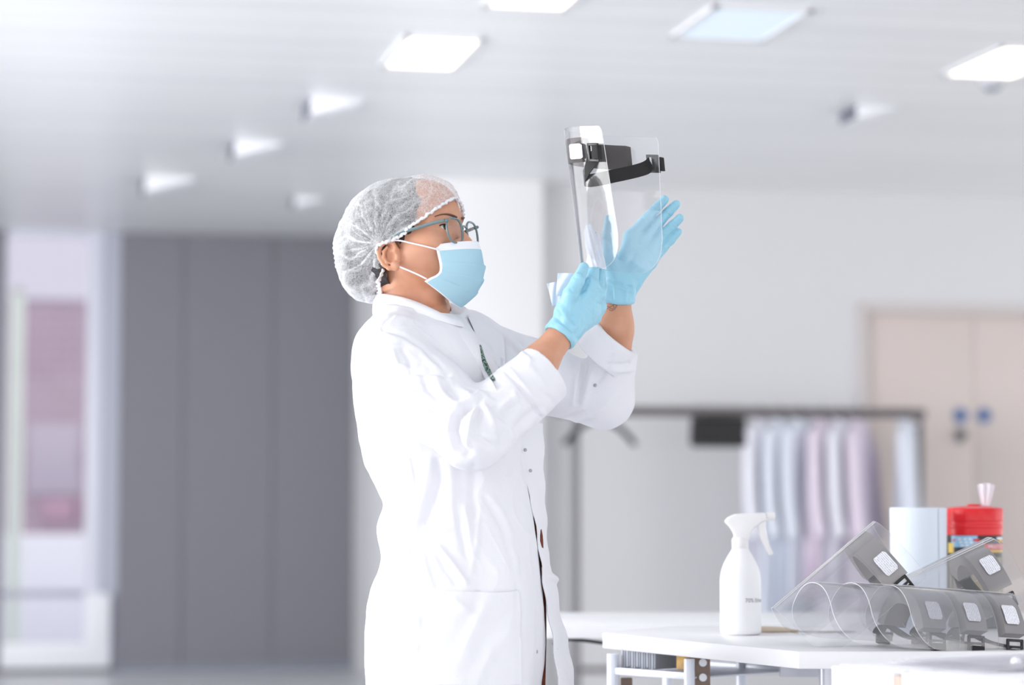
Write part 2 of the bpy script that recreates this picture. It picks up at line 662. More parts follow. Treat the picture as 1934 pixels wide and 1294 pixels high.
MB().lathe([(0.06, z1 + 0.55), (0.06, z1 + 0.58), (0.02, z1 + 0.61)], n=20).build('pole_cap', M_steel, po, world=False)

# ------------------------------------------------------------------ ceiling fittings
def ceil_pt(px, py, z=Hc):
    x = (px - 967.0) / FPX
    y = (647.0 - py) / FPX
    k = (z - CAM_H) / (ST + y * CT)
    w = np.array((x * k, (CT - y * ST) * k, z))
    return w[0] * CA + w[1] * SA, -w[0] * SA + w[1] * CA        # u, s


M_lamp_frame = mat('lamp_frame', (232, 232, 234), 0.4)
M_warm = emis('lit_diffuser', (255, 244, 228), 1.7)
M_cool = emis('cool_diffuser', (226, 240, 250), 0.16)


def ceiling_panel(px, py, lu, ls, mm, label):
    u, s = ceil_pt(px, py)
    t = empty('ceiling_light', matrix=ROOM_M @ Matrix.Translation((u, s, Hc)))
    tag(t, label, 'ceiling light', 'square light panels set in the ceiling')
    f = MB()
    for sx, sy, wx, wy in ((-1, 0, 0.025, ls), (1, 0, 0.025, ls), (0, -1, lu, 0.025), (0, 1, lu, 0.025)):
        f.box((sx * (lu / 2 - 0.0125), sy * (ls / 2 - 0.0125), -0.006), (wx, wy, 0.012))
    f.build('lamp_frame', M_lamp_frame, t, world=False)
    MB().box((0, 0, -0.004), (lu - 0.05, ls - 0.05, 0.006)).build('diffuser', mm, t, world=False)
    return t


ceiling_panel(815, 97, 0.30, 0.62, M_warm, 'lit warm ceiling panel above the person in the hairnet')
ceiling_panel(1398, 42, 0.36, 0.56, M_cool, 'cool bluish white ceiling panel between the two warm lit ones')
ceiling_panel(1905, 115, 0.32, 0.62, M_warm, 'lit warm ceiling panel above the double door and clothes rail end')
ceiling_panel(1015, -12, 0.30, 0.42, M_warm, 'lit ceiling panel cut by the top edge, only a sliver showing')

M_louver = mat('dark_louver', (120, 124, 140), 0.5)
M_flap = mat('white_flap', (242, 243, 247), 0.4)
for k, (px, py, sc, lab) in enumerate(((630, 196, 1.0, 'small angled ceiling vent closest to the warm lit panel'),
                                       (484, 276, 1.0, 'angled ceiling vent, second along the row towards the grey wall'),
                                       (318, 342, 1.15, 'widest angled ceiling vent just above the dark grey wall'),
                                       (1640, 208, 0.8, 'faint ceiling vent above the clothes rail and door'),
                                       (580, 378, 0.7, 'smallest ceiling vent, low over the grey wall beside the hairnet'))):
    u, s = ceil_pt(px, py)
    t = empty('ceiling_vent', matrix=ROOM_M @ Matrix.Translation((u, s, Hc)) @ Matrix.Scale(sc * 0.85, 4))
    tag(t, lab, 'ceiling vent', 'angled vents along the ceiling')
    fl = MB().prism([(-0.13, 0), (0.13, 0), (0.13, -0.012), (-0.10, -0.075), (-0.13, -0.075)], -0.16, 0.16, Matrix.Rotation(math.pi / 2, 4, 'X'))
    fl.build('vent_body', M_flap, t, bevel=0.004, world=False)
    lv = MB()
    for q in range(5):
        lv.box((-0.134, 0, -0.012 - 0.013 * q), (0.012, 0.29, 0.008), Matrix.Rotation(0.0, 4, 'Y'))
    lv.box((-0.131, 0, -0.038), (0.004, 0.30, 0.07))
    lv.build('louver', M_louver, t, world=False)
u, s = ceil_pt(1873, 150)
t = empty('smoke_detector', matrix=ROOM_M @ Matrix.Translation((u, s, Hc)))
tag(t, 'small round smoke detector hanging under the ceiling by the door', 'smoke detector')
MB().lathe([(0.055, 0), (0.055, -0.012), (0.045, -0.03), (0.02, -0.04)], n=32).build('detector_base', mat('detector_grey', (196, 198, 204), 0.5), t, world=False)
MB().lathe([(0.03, -0.036), (0.03, -0.044), (0.012, -0.048)], n=24).build('sensor_cap', M_louver, t, world=False)

# ------------------------------------------------------------------ clothes rail, hangers, hanging coats
S_RACK = 11.75
ru0, rz = on_plane(1086, 776, S_RACK)
ru1, _ = on_plane(1735, 776, S_RACK)
rack = empty('clothes_rail', matrix=ROOM_M @ Matrix.Translation((ru0, S_RACK, 0)))
tag(rack, 'dark grey metal clothes rail standing before the back wall', 'clothes rail')
M_rack = mat('rack_metal', (112, 106, 108), 0.4, 0.3)
M_rack2 = mat('rack_post_grey', (116, 114, 120), 0.4, 0.3)
RL = ru1 - ru0
MB().tube([(-0.1, 0, rz), (RL + 0.03, 0, rz)], 0.026, 16).build('rail', M_rack, rack, world=False)
for k, (x, mm) in enumerate(((0, M_rack2), (RL, M_rack))):
    MB().tube([(x, 0, 0.08), (x, 0, rz + 0.012)], 0.024, 16).build('post', mm, rack, world=False)
    MB().tube([(x, -0.3, 0.075), (x, 0.3, 0.075)], 0.018, 12).build('foot', M_rack, rack, world=False)
    for sy in (-0.27, 0.27):
        w = MB().lathe([(0.03, -0.012), (0.033, 0), (0.03, 0.012)], n=20, M=Matrix.Translation((x, sy, 0.034)) @ Matrix.Rotation(math.pi / 2, 4, 'Y'))
        w.box((x, sy, 0.062), (0.03, 0.02, 0.02))
        w.build('caster', M_dark, rack, world=False)
MB().tube([(0, 0, 0.2), (RL, 0, 0.2)], 0.015, 12).build('lower_bar', M_rack, rack, world=False)

M_hanger = mat('black_plastic_hanger', (38, 36, 38), 0.45)


def hanger_mb():
    mb = MB()
    top = [(-0.185, 0, -0.165), (-0.175, 0, -0.145), (-0.10, 0, -0.075), (0, 0, -0.035), (0.10, 0, -0.075), (0.175, 0, -0.145), (0.185, 0, -0.165)]
    mb.tube(spline(top, 25), 0.019, 12, flat=0.8)
    return mb


def hook_mb():
    pts = [(0, 0, -0.035), (0, 0, 0.0)] + [(-0.028 + 0.028 * math.cos(a), 0, 0.012 + 0.028 * math.sin(a)) for a in np.linspace(0, 3.9, 14)]
    return MB().tube(pts, 0.0035, 8)


def hanger(u, rz_, label, group):
    t = empty('coat_hanger', matrix=ROOM_M @ Matrix.Translation((u, S_RACK, rz - 0.006)) @ Matrix.Rotation(rz_, 4, 'Z'))
    tag(t, label, 'hanger', group)
    return t


h0 = hanger(on_plane(1133, 800, S_RACK)[0], 0.12, 'single empty black hanger apart from the others, under the raised sleeve', 'black hangers on the clothes rail')
hanger_mb().build('hanger_arm', M_hanger, h0, world=False)
hook_mb().build('hook', M_steel, h0, world=False)
hu0, hu1 = on_plane(1312, 800, S_RACK)[0], on_plane(1402, 800, S_RACK)[0]
for k in range(13):
    t = copy_tree(h0)
    u = hu0 + (hu1 - hu0) * k / 12
    t.matrix_basis = ROOM_M @ Matrix.Translation((u, S_RACK, rz - 0.006)) @ Matrix.Rotation(math.radians(74 + random.uniform(-5, 5)), 4, 'Z')
    t['label'] = 'empty black hanger in the tight bunch on the clothes rail'
    t['group'] = 'bunched empty hangers'


def coat_ring(z, hw, ht, ph, amp, n=40):
    out = []
    for i in range(n):
        a = 2 * math.pi * i / n
        c, s_ = math.cos(a), math.sin(a)
        r = 1 + amp * math.sin(7 * a + ph) + 0.5 * amp * math.sin(11 * a - 2 * ph)
        out.append((math.copysign(abs(c) ** 0.8, c) * hw * r, math.copysign(abs(s_) ** 0.9, s_) * ht * r, z))
    return out


def hanging_coat(px, ang, hem_py, mm, label, seed):
    u = on_plane(px, 800, S_RACK)[0]
    rnd = random.Random(seed)
    t = empty('hanging_lab_coat', matrix=ROOM_M @ Matrix.Translation((u, S_RACK, rz - 0.006)) @ Matrix.Rotation(math.radians(ang), 4, 'Z'))
    tag(t, label, 'lab coat', 'white coats hanging on the rail')
    zb = on_plane(px, hem_py, S_RACK)[1] - rz
    rows = [(-0.045, 0.035, 0.03, 0), (-0.06, 0.10, 0.045, 0), (-0.09, 0.17, 0.055, 0.01), (-0.13, 0.205, 0.06, 0.02), (-0.3, 0.205, 0.065, 0.07), (-0.5, 0.215, 0.075, 0.11), (-0.75, 0.235, 0.085, 0.15), (zb, 0.26, 0.10, 0.18)]
    V, F = [], []
    n = 40
    ph = rnd.uniform(0, 6)
    zz = np.linspace(0, len(rows) - 1, 30)
    R = np.array(rows)
    for q in zz:
        z, hw, ht, am = [np.interp(q, range(len(rows)), R[:, k]) for k in range(4)]
        V += coat_ring(z, hw, ht * 0.8, ph + z, am, n)
    for j in range(29):
        for i in range(n):
            F.append((j * n + i, (j + 1) * n + i, (j + 1) * n + (i + 1) % n, j * n + (i + 1) % n))
    F.append(tuple(range(n)))
    F.append(tuple(range(29 * n + n - 1, 29 * n - 1, -1)))
    make('coat_body', V, F, mm, t, 60, False)
    for sx in (-1, 1):
        pts = spline([(sx * 0.17, 0, -0.11), (sx * 0.225, -0.02, -0.25), (sx * 0.235, -0.03, -0.45), (sx * 0.225, -0.05, -0.62)], 16)
        MB().tube(pts, [0.034 + 0.005 * math.sin(3 * i + ph) for i in range(16)], 14).build('sleeve', mm, t, world=False)
    cp = [(0.05 * math.cos(a), 0.045 * math.sin(a), -0.035 - 0.02 * (math.sin(a) < 0)) for a in np.linspace(0, 2 * math.pi, 24, endpoint=False)]
    MB().tube(cp, 0.012, 8, closed=True).build('collar', mm, t, world=False)
    MB().tube([(0, 0, -0.05), (0, 0, 0.0)] + [(-0.028 + 0.028 * math.cos(a), 0, 0.012 + 0.028 * math.sin(a)) for a in np.linspace(0, 3.9, 12)], 0.0035, 8).build('hanger_hook', M_steel, t, world=False)


M_c1 = mat('coat_white_cotton', (226, 226, 236), 0.9, bump=(14, 0.3))
M_c2 = mat('coat_blue_white', (220, 225, 236), 0.9, bump=(14, 0.3))
M_c3 = mat('coat_pinkish_white', (222, 211, 225), 0.9, bump=(14, 0.3))
hanging_coat(1440, 50, 1150, M_c1, 'first white coat on the rail next to the bunched hangers', 1)
hanging_coat(1478, 48, 1165, M_c2, 'bluish white coat, second on the rail after the bunched hangers', 2)
hanging_coat(1515, 46, 1130, M_c2, 'third hanging coat from the bunched hangers, pale blue white', 3)
hanging_coat(1557, 52, 1120, M_c3, 'pinkish coat hanging fourth, in the middle of the row', 4)
hanging_coat(1590, 54, 1150, M_c1, 'fifth hanging coat, white, between two pinkish ones', 5)
hanging_coat(1622, 58, 1140, M_c3, 'pinkish coat at the far end of the packed row on the rail', 6)
hanging_coat(1713, 62, 1160, M_c2, 'lone white coat hanging apart beside the right post of the rail', 7)

# ------------------------------------------------------------------ tables
ZT = 0.74
M_top = mat('white_laminate', (228, 228, 231), 0.32, spec=0.4)
M_edge = mat('white_edge_band', (230, 230, 233), 0.4)
M_leg = mat('silver_leg', (206, 208, 216), 0.3, 0.5)


def table(name, label, poly, legs, zt=ZT, th=0.032):
    cx = sum(p[0] for p in poly) / len(poly)
    cy = sum(p[1] for p in poly) / len(poly)
    t = empty(name, (cx, cy, 0))
    tag(t, label, 'table')
    mb = MB().prism(poly, zt - th, zt)
    o = mb.build('tabletop', M_top, t, bevel=0.002)
    o.data.materials.append(M_edge)
    for p in o.data.polygons:
        if abs(p.normal.z) < 0.3:
            p.material_index = 1
    for x, y in legs:
        MB().tube([(x, y, 0.012), (x, y, zt - th)], 0.021, 20).build('leg', M_leg, t)
        # the foot belongs to the same moving thing
        MB().lathe([(0.02, 0.0), (0.026, 0.004), (0.026, 0.012), (0.02, 0.016)], c=(x, y, 0), n=20).build('foot_cap', M_dark, t)
    return t, o


A_, B_ = P(1508, 1229, 4.43)[:2], P(1138, 1194, 5.09)[:2]
front_poly = [tuple(A_), (2.05, 4.45), (2.05, 5.40), (0.36, 5.40), tuple(B_)]
tb, top = table('work_table', 'white angled work table holding the spray bottle and face visors', front_poly,
                [(P(1567, 1270, 4.72)[0], 4.72), (1.9, 4.6), (1.9, 5.25)])
rail = MB()
rail.box((1.2, 5.0, ZT - 0.06), (1.3, 0.03, 0.05))
rail.build('under_rail', M_leg, tb)
rear_poly = [(-0.04, 5.46), (2.2, 5.46), (2.2, 6.08), (-0.04, 6.08)]
tb2, _ = table('work_table', 'white table directly behind the angled work table, softly out of focus', rear_poly,
               [(0.06, 5.98), (2.1, 5.98), (2.1, 5.55)])

# black cable drooping under the rear table
pts = spline([P(1062, 1207, 5.5), P(1090, 1209, 5.5), P(1112, 1211, 5.5), P(1140, 1215, 5.5), P(1190, 1222, 5.5)], 24)
o = MB().tube(pts, 0.004, 8).build('power_cable', M_hanger)
tag(o, 'thin black cable slung below the edge of the rear table', 'cable')

# ------------------------------------------------------------------ rack trolley under the table
M_tw = mat('trolley_white_metal', (226, 230, 240), 0.35, 0.2)
M_brown = mat('brown_board', (138, 118, 106), 0.7, bump=(40, 0.2))
Yt = 5.0
tro = empty('trolley', (P(1230, 1260, Yt)[0], Yt, 0))
tag(tro, 'white metal trolley with a wire tray standing under the work table', 'trolley')


def up(x, y, r=0.011):
    MB().tube([(x, y, 0.05), (x, y, 0.700)], r, 14).build('upright', M_tw, tro)
    w = MB().lathe([(0.022, -0.01), (0.025, 0), (0.022, 0.01)], n=20, M=Matrix.Translation((x, y, 0.025)) @ Matrix.Rotation(math.pi / 2, 4, 'Y'))
    w.build('caster', M_dark, tro)


xa, xb = P(1158, 1260, 5.02)[0], P(1302, 1260, 4.86)[0]
up(xa, 5.02, 0.013)
up(xb, 4.86, 0.011)
up(xa + 0.13, 5.30)
up(xb + 0.13, 5.14)
trz = P(1230, 1272, 4.94)[2]
tr_ = MB()
d = np.array((xb - xa, -0.16, 0)); L_ = np.linalg.norm(d); d /= L_
ang = math.atan2(d[1], d[0])
Mt = Matrix.Translation((xa, 5.02, trz)) @ Matrix.Rotation(ang, 4, 'Z')
tr_.box((L_ / 2, 0, 0), (L_, 0.012, 0.014), Mt).box((L_ / 2, 0.29, 0), (L_, 0.012, 0.014), Mt).box((L_ / 2, 0.145, -0.004), (L_, 0.29, 0.004), Mt)
tr_.build('tray', M_tw, tro, bevel=0.002)
t2 = MB().box((L_ / 2, 0.145, -0.35), (L_, 0.30, 0.012), Mt)
t2.build('lower_tray', M_tw, tro, bevel=0.002)
pb = MB().box((xb + 0.028, 4.885, 0.40), (0.030, 0.02, 0.60), None)
pbo = pb.build('perforated_strip', M_brown, tro, bevel=0.002)
for k in range(6):
    z = P(1325, 1252 + 28 * k, 4.87)[2]
    rot = Matrix.Translation((xb + 0.028, 4.873, z)) @ Matrix.Rotation(math.pi / 2, 4, 'X')
    MB().lathe([(0.008, -0.001), (0.008, 0.002), (0.006, 0.003)], n=16, M=rot).build('round_stud', M_white, pbo)
MB().box((xa + 0.028, 5.035, 0.36), (0.024, 0.02, 0.58)).build('perforated_strip', M_brown, tro, bevel=0.002)
# what lies in the tray
M_greycard = mat('grey_card', (150, 154, 164), 0.7)
for k in range(14):
    x0 = 0.016 + 0.0072 * k
    o = MB().box((x0, 0.065, 0.0335), (0.0046, 0.11, 0.05 + 0.003 * math.sin(k * 1.7)), Mt).build('grey_card', M_greycard if k % 2 else mat('light_grey_card', (176, 180, 190), 0.7), bevel=0.0006)
    tag(o, 'thin grey card standing upright in the trolley tray', 'card', 'row of grey cards in the tray')
o = MB().box((L_ - 0.030, 0.035, 0.028), (0.034, 0.05, 0.036), Mt).build('yellow_packet', mat('yellow_packet', (214, 170, 70), 0.6, vary=(60, (170, 140, 110))), bevel=0.003)
tag(o, 'small yellow packet at the end of the row of grey cards', 'packet')

# ------------------------------------------------------------------ white cabinets nearest the camera
M_cab = mat('white_cabinet', (250, 250, 252), 0.4)
M_strip = mat('brown_wood_strip', (204, 182, 168), 0.6, bump=(60, 0.2))
CL = P(1585, 1255, 4.02)
dirc = np.array((0.46, -0.89))
zc = CL[2]
wids = (0.172, 0.262, 0.30)
for k, lab in enumerate(('white cabinet at the work table edge, first of the row beyond the brown strip',
                         'middle white cabinet between the two brown strips',
                         'white cabinet nearest the camera, only its top corner showing')):
    wid = wids[k]
    base = CL[:2] + dirc * (sum(wids[:k]) + 0.02 * k)
    ang = math.atan2(dirc[1], dirc[0])
    Mc = Matrix.Translation((base[0], base[1], 0)) @ Matrix.Rotation(ang, 4, 'Z')
    t = empty('cabinet', matrix=Mc)
    tag(t, lab, 'cabinet', 'white cabinets in a row')
    MB().box((wid / 2, 0.21, zc / 2), (wid, 0.42, zc)).build('cabinet_body', M_cab, t, bevel=0.002, world=False)
    MB().box((wid / 2, -0.009, zc / 2 + 0.02), (wid - 0.004, 0.016, zc - 0.045)).build('cabinet_door', M_cab, t, bevel=0.002, world=False)
    MB().box((wid + 0.0098, 0.202, zc / 2 - 0.004), (0.0185, 0.435, zc - 0.008)).build('wood_strip', M_strip, t, world=False)
    # handle low on the door
    MB().tube([(wid * 0.5 - 0.03, -0.016, 0.5), (wid * 0.5 - 0.03, -0.035, 0.5), (wid * 0.5 + 0.03, -0.035, 0.5), (wid * 0.5 + 0.03, -0.016, 0.5)], 0.004, 10).build('handle', M_steel, t, world=False)
M_clear2 = clear_plastic('hazy_film', (0.97, 0.965, 0.985), gloss=0.0, ior=1.02, white=0.30)
for k in range(4):
    G = np.zeros((6, 12, 3))
    for i in range(6):
        for j in range(12):
            G[i, j] = (0.04 + 0.26 * j / 11, 0.06 + 0.3 * i / 5 + 0.02 * k, zc + 0.0015 + 0.0016 * k + 0.0006 * math.sin(j * 0.9 + k) ** 2)
    Mc = Matrix.Translation((CL[0], CL[1], 0)) @ Matrix.Rotation(math.atan2(dirc[1], dirc[0]) + 0.04 * k, 4, 'Z')
    G = np.array([[tuple(Mc @ Vector(p)) for p in row] for row in G])
    o = sheet('clear_sheet', G, 0.0008, M_clear2)
    tag(o, 'flat clear plastic sheet in the stack lying on the white cabinets', 'plastic sheet', 'flat clear sheets on the cabinets')
kp = P(1919, 1257, 3.95)
kt = empty('cabinet_knob_ball', (kp[0], kp[1], zc))
kt.name = 'white_cap'
tag(kt, 'little round white cap lying beside the clear sheets on the cabinets', 'cap')
MB().lathe([(0.006, 0.0001), (0.008, 0.003), (0.0088, 0.008), (0.007, 0.0135), (0.003, 0.016)], c=(kp[0], kp[1], zc), n=24).build('cap_dome', M_white, kt)
MB().lathe([(0.0092, 0.0001), (0.0092, 0.003), (0.0082, 0.004)], c=(kp[0], kp[1], zc), n=24, close=False).build('cap_rim', M_white, kt)

# ------------------------------------------------------------------ spray bottle
Yb = 0.26 * FPX / (1197 - 960)
M_bottle = mat('white_polythene', (250, 250, 252), 0.35, sss=0.0, spec=0.4)
M_trig = mat('white_trigger_plastic', (240, 239, 240), 0.35)
bp = P(1399, 1197, Yb)
bx_, by_ = bp[0], Yb
sc_ = Yb / FPX
bot = empty('spray_bottle', (bx_, by_, ZT))
tag(bot, 'white spray bottle with trigger head standing on the work table', 'spray bottle')
prof_px = [(34, 1197), (37.5, 1194), (38.5, 1188), (38.5, 1098), (38, 1090), (36.5, 1080), (33.5, 1070), (29, 1060), (23.5, 1050), (18, 1041), (15, 1036), (14, 1033), (14, 1026)]
MB().lathe([(r * sc_, (1197 - y) * sc_ + 0.0004) for r, y in prof_px], c=(bx_, by_, ZT), n=64).build('bottle_body', M_bottle, bot, smooth=50)
neck = [(14.5, 1036), (15.5, 1034), (15.5, 1019), (14, 1016), (12, 1014)]
MB().lathe([(r * sc_, (1197 - y) * sc_) for r, y in neck], c=(bx_, by_, ZT), n=48, ripple=lambda i, z: 0.02 * (i % 2)).build('screw_collar', M_trig, bot, smooth=30)


def pxpoly(pts):
    return [((x - 1399) * sc_, (1197 - y) * sc_) for x, y in pts]


Mh = Matrix.Translation((bx_, by_, ZT)) @ Matrix.Rotation(math.pi / 2, 4, 'X')
body = pxpoly([(1369, 985), (1376, 977), (1389, 971), (1405, 970), (1447, 968.5), (1449, 984), (1440, 986), (1427, 996), (1419, 1007), (1414, 1021), (1386, 1021), (1388, 1012), (1384, 1003), (1379, 995)])
hd = MB().prism(body, -0.0125, 0.0125, Mh).build('trigger_head', M_trig, bot, bevel=0.004, segs=3)
noz = MB().lathe([(0.007, 0), (0.0085, 0.001), (0.0085, 0.017), (0.006, 0.019), (0.003, 0.0192)], n=24, M=Matrix.Translation((bx_ + 49 * sc_, by_, ZT + (1197 - 975.5) * sc_)) @ Matrix.Rotation(math.pi / 2, 4, 'Y'))
noz.build('nozzle', M_trig, bot, smooth=35)
tg = pxpoly([(1431, 986), (1447, 983), (1447, 996), (1450, 1014), (1455, 1031), (1462, 1046), (1455, 1049), (1446, 1036), (1438, 1020), (1433, 1004)])
MB().prism(tg, -0.007, 0.007, Mh).build('trigger', M_trig, bot, bevel=0.0025, segs=3)
MB().tube([np.array((bx_ + 20 * sc_, by_ - 0.0125, ZT + (1197 - 978) * sc_)), np.array((bx_ - 8 * sc_, by_ - 0.0125, ZT + (1197 - 978) * sc_))], 0.0006, 6).build('seam', M_trig, hd)
M_ink = mat('grey_print', (140, 136, 140), 0.6)
rb = 38.5 * sc_ + 0.0004


def on_bottle(x, y):
    a = math.asin((1404 - 1399) / 38.5) + x / rb
    return (bx_ + rb * math.sin(a), by_ - rb * math.cos(a), ZT + (1197 - 1132) * sc_ + y)


text_mesh('bottle_print', '70% Ethanol', 0.0118, M_ink, bot, on_bottle)

# ------------------------------------------------------------------ tool with beige handle on the table
Yk = 0.26 * FPX / (1193 - 960)
kn = empty('palette_knife', P(1500, 1193, Yk))
tag(kn, 'slim tool with a beige handle and grey blade lying behind the spray bottle', 'tool')
hp = [P(1422, 1189, Yk - 0.02), P(1450, 1189, Yk - 0.01), P(1480, 1190, Yk), P(1493, 1191, Yk)]
MB().tube(spline(hp, 14), [0.0055, 0.0063, 0.0066, 0.0068, 0.0068, 0.0067, 0.0066, 0.0065, 0.0063, 0.006, 0.0056, 0.005, 0.0042, 0.003], 14).build('handle', mat('beige_handle', (206, 190, 170), 0.4), kn)
MB().tube([P(1490, 1191.5, Yk), P(1508, 1192.5, Yk)], 0.0032, 12).build('ferrule', mat('gold_ferrule', (190, 164, 130), 0.3, 0.8), kn)
bl = [(1505, 1191.5), (1535, 1190), (1600, 1190), (1618, 1192), (1600, 1195), (1535, 1195.5)]
bz = ZT + 0.003
Pk = [P(x, y, Yk) for x, y in bl]
poly = [(p[0], Yk + (1193 - y) * 0.0055) for p, (x, y) in zip(Pk, bl)]
MB().prism(poly[::-1], bz - 0.002, bz).build('blade', mat('grey_blade', (160, 158, 162), 0.35, 0.7), kn)

# ------------------------------------------------------------------ blue paper roll
Yr = 5.22
rr = 51.0 * Yr / FPX
rx = P(1732, 958, Yr)[0]
zt_ = P(1732, 959, Yr)[2]
pr = empty('paper_roll', (rx, Yr, ZT))
tag(pr, 'pale blue paper towel roll standing beside the red lidded tub', 'paper roll')
M_paper = mat('blue_tissue', (222, 231, 242), 0.95, bump=(90, 0.25, 3, 0.004))
h = zt_ - ZT
prof = [(0.022, 0.0005), (rr - 0.001, 0.0005), (rr, 0.002), (rr, h - 0.002), (rr - 0.001, h), (0.022, h), (0.022, h - 0.03), (0.022, 0.0005)]
MB().lathe(prof, c=(rx, Yr, ZT), n=72, close=False).build('paper_body', M_paper, pr, smooth=40)
MB().lathe([(0.0218, 0.001), (0.0218, h - 0.001), (0.0205, h - 0.001), (0.0205, 0.001), (0.0218, 0.001)], c=(rx, Yr, ZT), n=40, close=False).build('cardboard_core', mat('card_core', (186, 168, 150), 0.9), pr)
G = []
for i in range(9):
    row = []
    for j in range(10):
        a = math.radians(40 + 48 * j / 9)
        r_ = rr + 0.0012 + 0.004 * (j / 9) ** 2 - 0.004 * (1 - i / 8) * (j / 9)
        row.append((rx + r_ * math.sin(a), Yr - r_ * math.cos(a), ZT + 0.001 + (h - 0.002) * i / 8))
    G.append(row)
sheet('loose_tail', G, 0.0006, M_paper, pr)

# ------------------------------------------------------------------ red lidded wipes tub
Yc = 5.30
scc = Yc / FPX
rc = 53.0 * scc
cx = P(1840, 1000, Yc)[0]
zl = P(1840, 1010, Yc)[2] - ZT
zr_ = P(1840, 960, Yc)[2] - ZT
tub = empty('wipes_tub', (cx, Yc, ZT))
tag(tub, 'tub of wipes with red ribbed lid and colourful label', 'tub')
M_red = mat('red_plastic', (228, 22, 34), 0.3, spec=0.5)
M_blk = mat('label_black', (44, 44, 44), 0.45)
rbod = rc - 0.002
MB().lathe([(rbod - 0.004, 0.0004), (rbod, 0.004), (rbod, zl)], c=(cx, Yc, ZT), n=64).build('tub_body', M_blk, tub)
lid = [(rc - 0.001, zl - 0.001), (rc, zl), (rc, zl + 0.014), (rc + 0.0015, zl + 0.016), (rc + 0.0015, zl + 0.021), (rc, zl + 0.023), (rc, zl + 0.029), (rc + 0.0012, zl + 0.031)]
MB().lathe(lid, c=(cx, Yc, ZT), n=72).build('lid_skirt', M_red, tub, smooth=30)
lid2 = [(rc + 0.0012, zl + 0.031), (rc + 0.0012, zr_ - 0.004), (rc - 0.001, zr_), (rc - 0.012, zr_ + 0.002), (rc - 0.03, zr_ + 0.0045), (0.014, zr_ + 0.005)]
ls = MB().lathe(lid2, c=(cx, Yc, ZT), n=96, ripple=lambda i, z: (0.022 if (i % 8) in (0, 1, 2) and zl + 0.032 < z < zr_ - 0.001 else 0.0)).build('ribbed_lid', M_red, tub, smooth=30)
MB().lathe([(0.014, zr_ + 0.0045), (0.016, zr_ + 0.006), (0.013, zr_ + 0.009), (0.011, zr_ + 0.0075)], c=(cx, Yc, ZT), n=30).build('dispenser_ring', M_red, ls)
wp = P(1861, 957, Yc)
G = []
for i in range(8):
    row = []
    t_ = i / 7
    for j in range(13):
        s_ = j / 12 - 0.5
        w_ = (0.016 + 0.022 * t_ ** 0.8)
        zt2 = 0.0455 * t_ + (0.004 * math.cos(s_ * 3) if i == 7 else 0)
        row.append((wp[0] + s_ * w_ * (1.0) + 0.002 * t_, Yc - 0.004 + 0.0045 * math.sin(j * 1.35) * (0.35 + t_ * 0.8) + 0.004 * t_, ZT + zr_ + 0.0048 + zt2))
    G.append(row)
o = sheet('wipe', G, 0.0006, mat('white_wipe', (244, 240, 246), 0.9, bump=(80, 0.1)))
tag(o, 'white wipe pulled up through the red tub lid', 'wipe')


def lab_patch(name, p0, p1, y0, y1, mm, dr=0.0005, parent=None):
    G = []
    for i in range(2):
        row = []
        for j in range(14):
            px = p0 + (p1 - p0) * j / 13
            a = math.asin(max(-1, min(1, (px - 1840) / 54.0)))
            z = ZT + zl - ((y0 + (y1 - y0) * i) - 1010) * scc
            row.append((cx + (rbod + dr) * math.sin(a), Yc - (rbod + dr) * math.cos(a), z))
        G.append(row)
    return sheet(name, G, 0.0003, mm, parent or tub, N=np.zeros((2, 14, 3)) + np.array([[[math.sin(math.asin(max(-1, min(1, (p0 + (p1 - p0) * j / 13 - 1840) / 54.0)))), -math.cos(math.asin(max(-1, min(1, (p0 + (p1 - p0) * j / 13 - 1840) / 54.0)))), 0] for j in range(14)]] * 2))


M_lb = mat('label_blue', (150, 206, 240), 0.4)
M_lw = mat('label_white', (240, 244, 250), 0.4)
M_lr = mat('label_red', (222, 50, 56), 0.4)
M_ly = mat('label_yellow', (240, 206, 90), 0.4)
M_ly2 = mat('label_gold', (226, 180, 40), 0.4)
M_lo = mat('label_olive', (150, 140, 110), 0.4)
lb = lab_patch('label_panel', 1791, 1836, 1011.5, 1033, M_lb)
lab_patch('label_band', 1786.5, 1894, 1036, 1050, M_blk, 0.0003)
lab_patch('label_panel', 1787, 1794, 1025, 1044, M_ly)
lab_patch('label_panel', 1793, 1797, 1018, 1022, M_lr, 0.0009)
lab_patch('label_panel', 1828, 1840, 1017, 1022, M_lr, 0.0009)
lab_patch('label_band', 1848, 1893, 1027, 1037, M_lr)
lab_patch('label_band', 1855, 1893, 1038, 1042.5, M_ly2)
lab_patch('label_panel', 1876, 1890, 1014.5, 1018.5, M_lw)
lab_patch('label_panel', 1880, 1890, 1019.5, 1024, M_ly2)
lab_patch('label_band', 1788, 1893, 1052, 1120, M_lo)


def on_tub(x0, y0):
    a0 = math.asin((x0 - 1840) / 54.0)

    def fn(x, y):
        a = a0 + x / rbod
        r_ = rbod + 0.0013
        return (cx + r_ * math.sin(a), Yc - r_ * math.cos(a), ZT + zl - (y0 - 1010) * scc + y)
    return fn


text_mesh('label_print', 'MULTI-S', 0.0118, M_lw, tub, on_tub(1857, 1032))
for k in range(9):      # pale splash on the blue panel
    a0, y0 = 1801 + (k % 3) * 9 + 2 * (k // 3), 1016 + (k // 3) * 6.0
    lab_patch('label_splash', a0, a0 + 6, y0, y0 + 3.6, M_lw, 0.0009, lb)

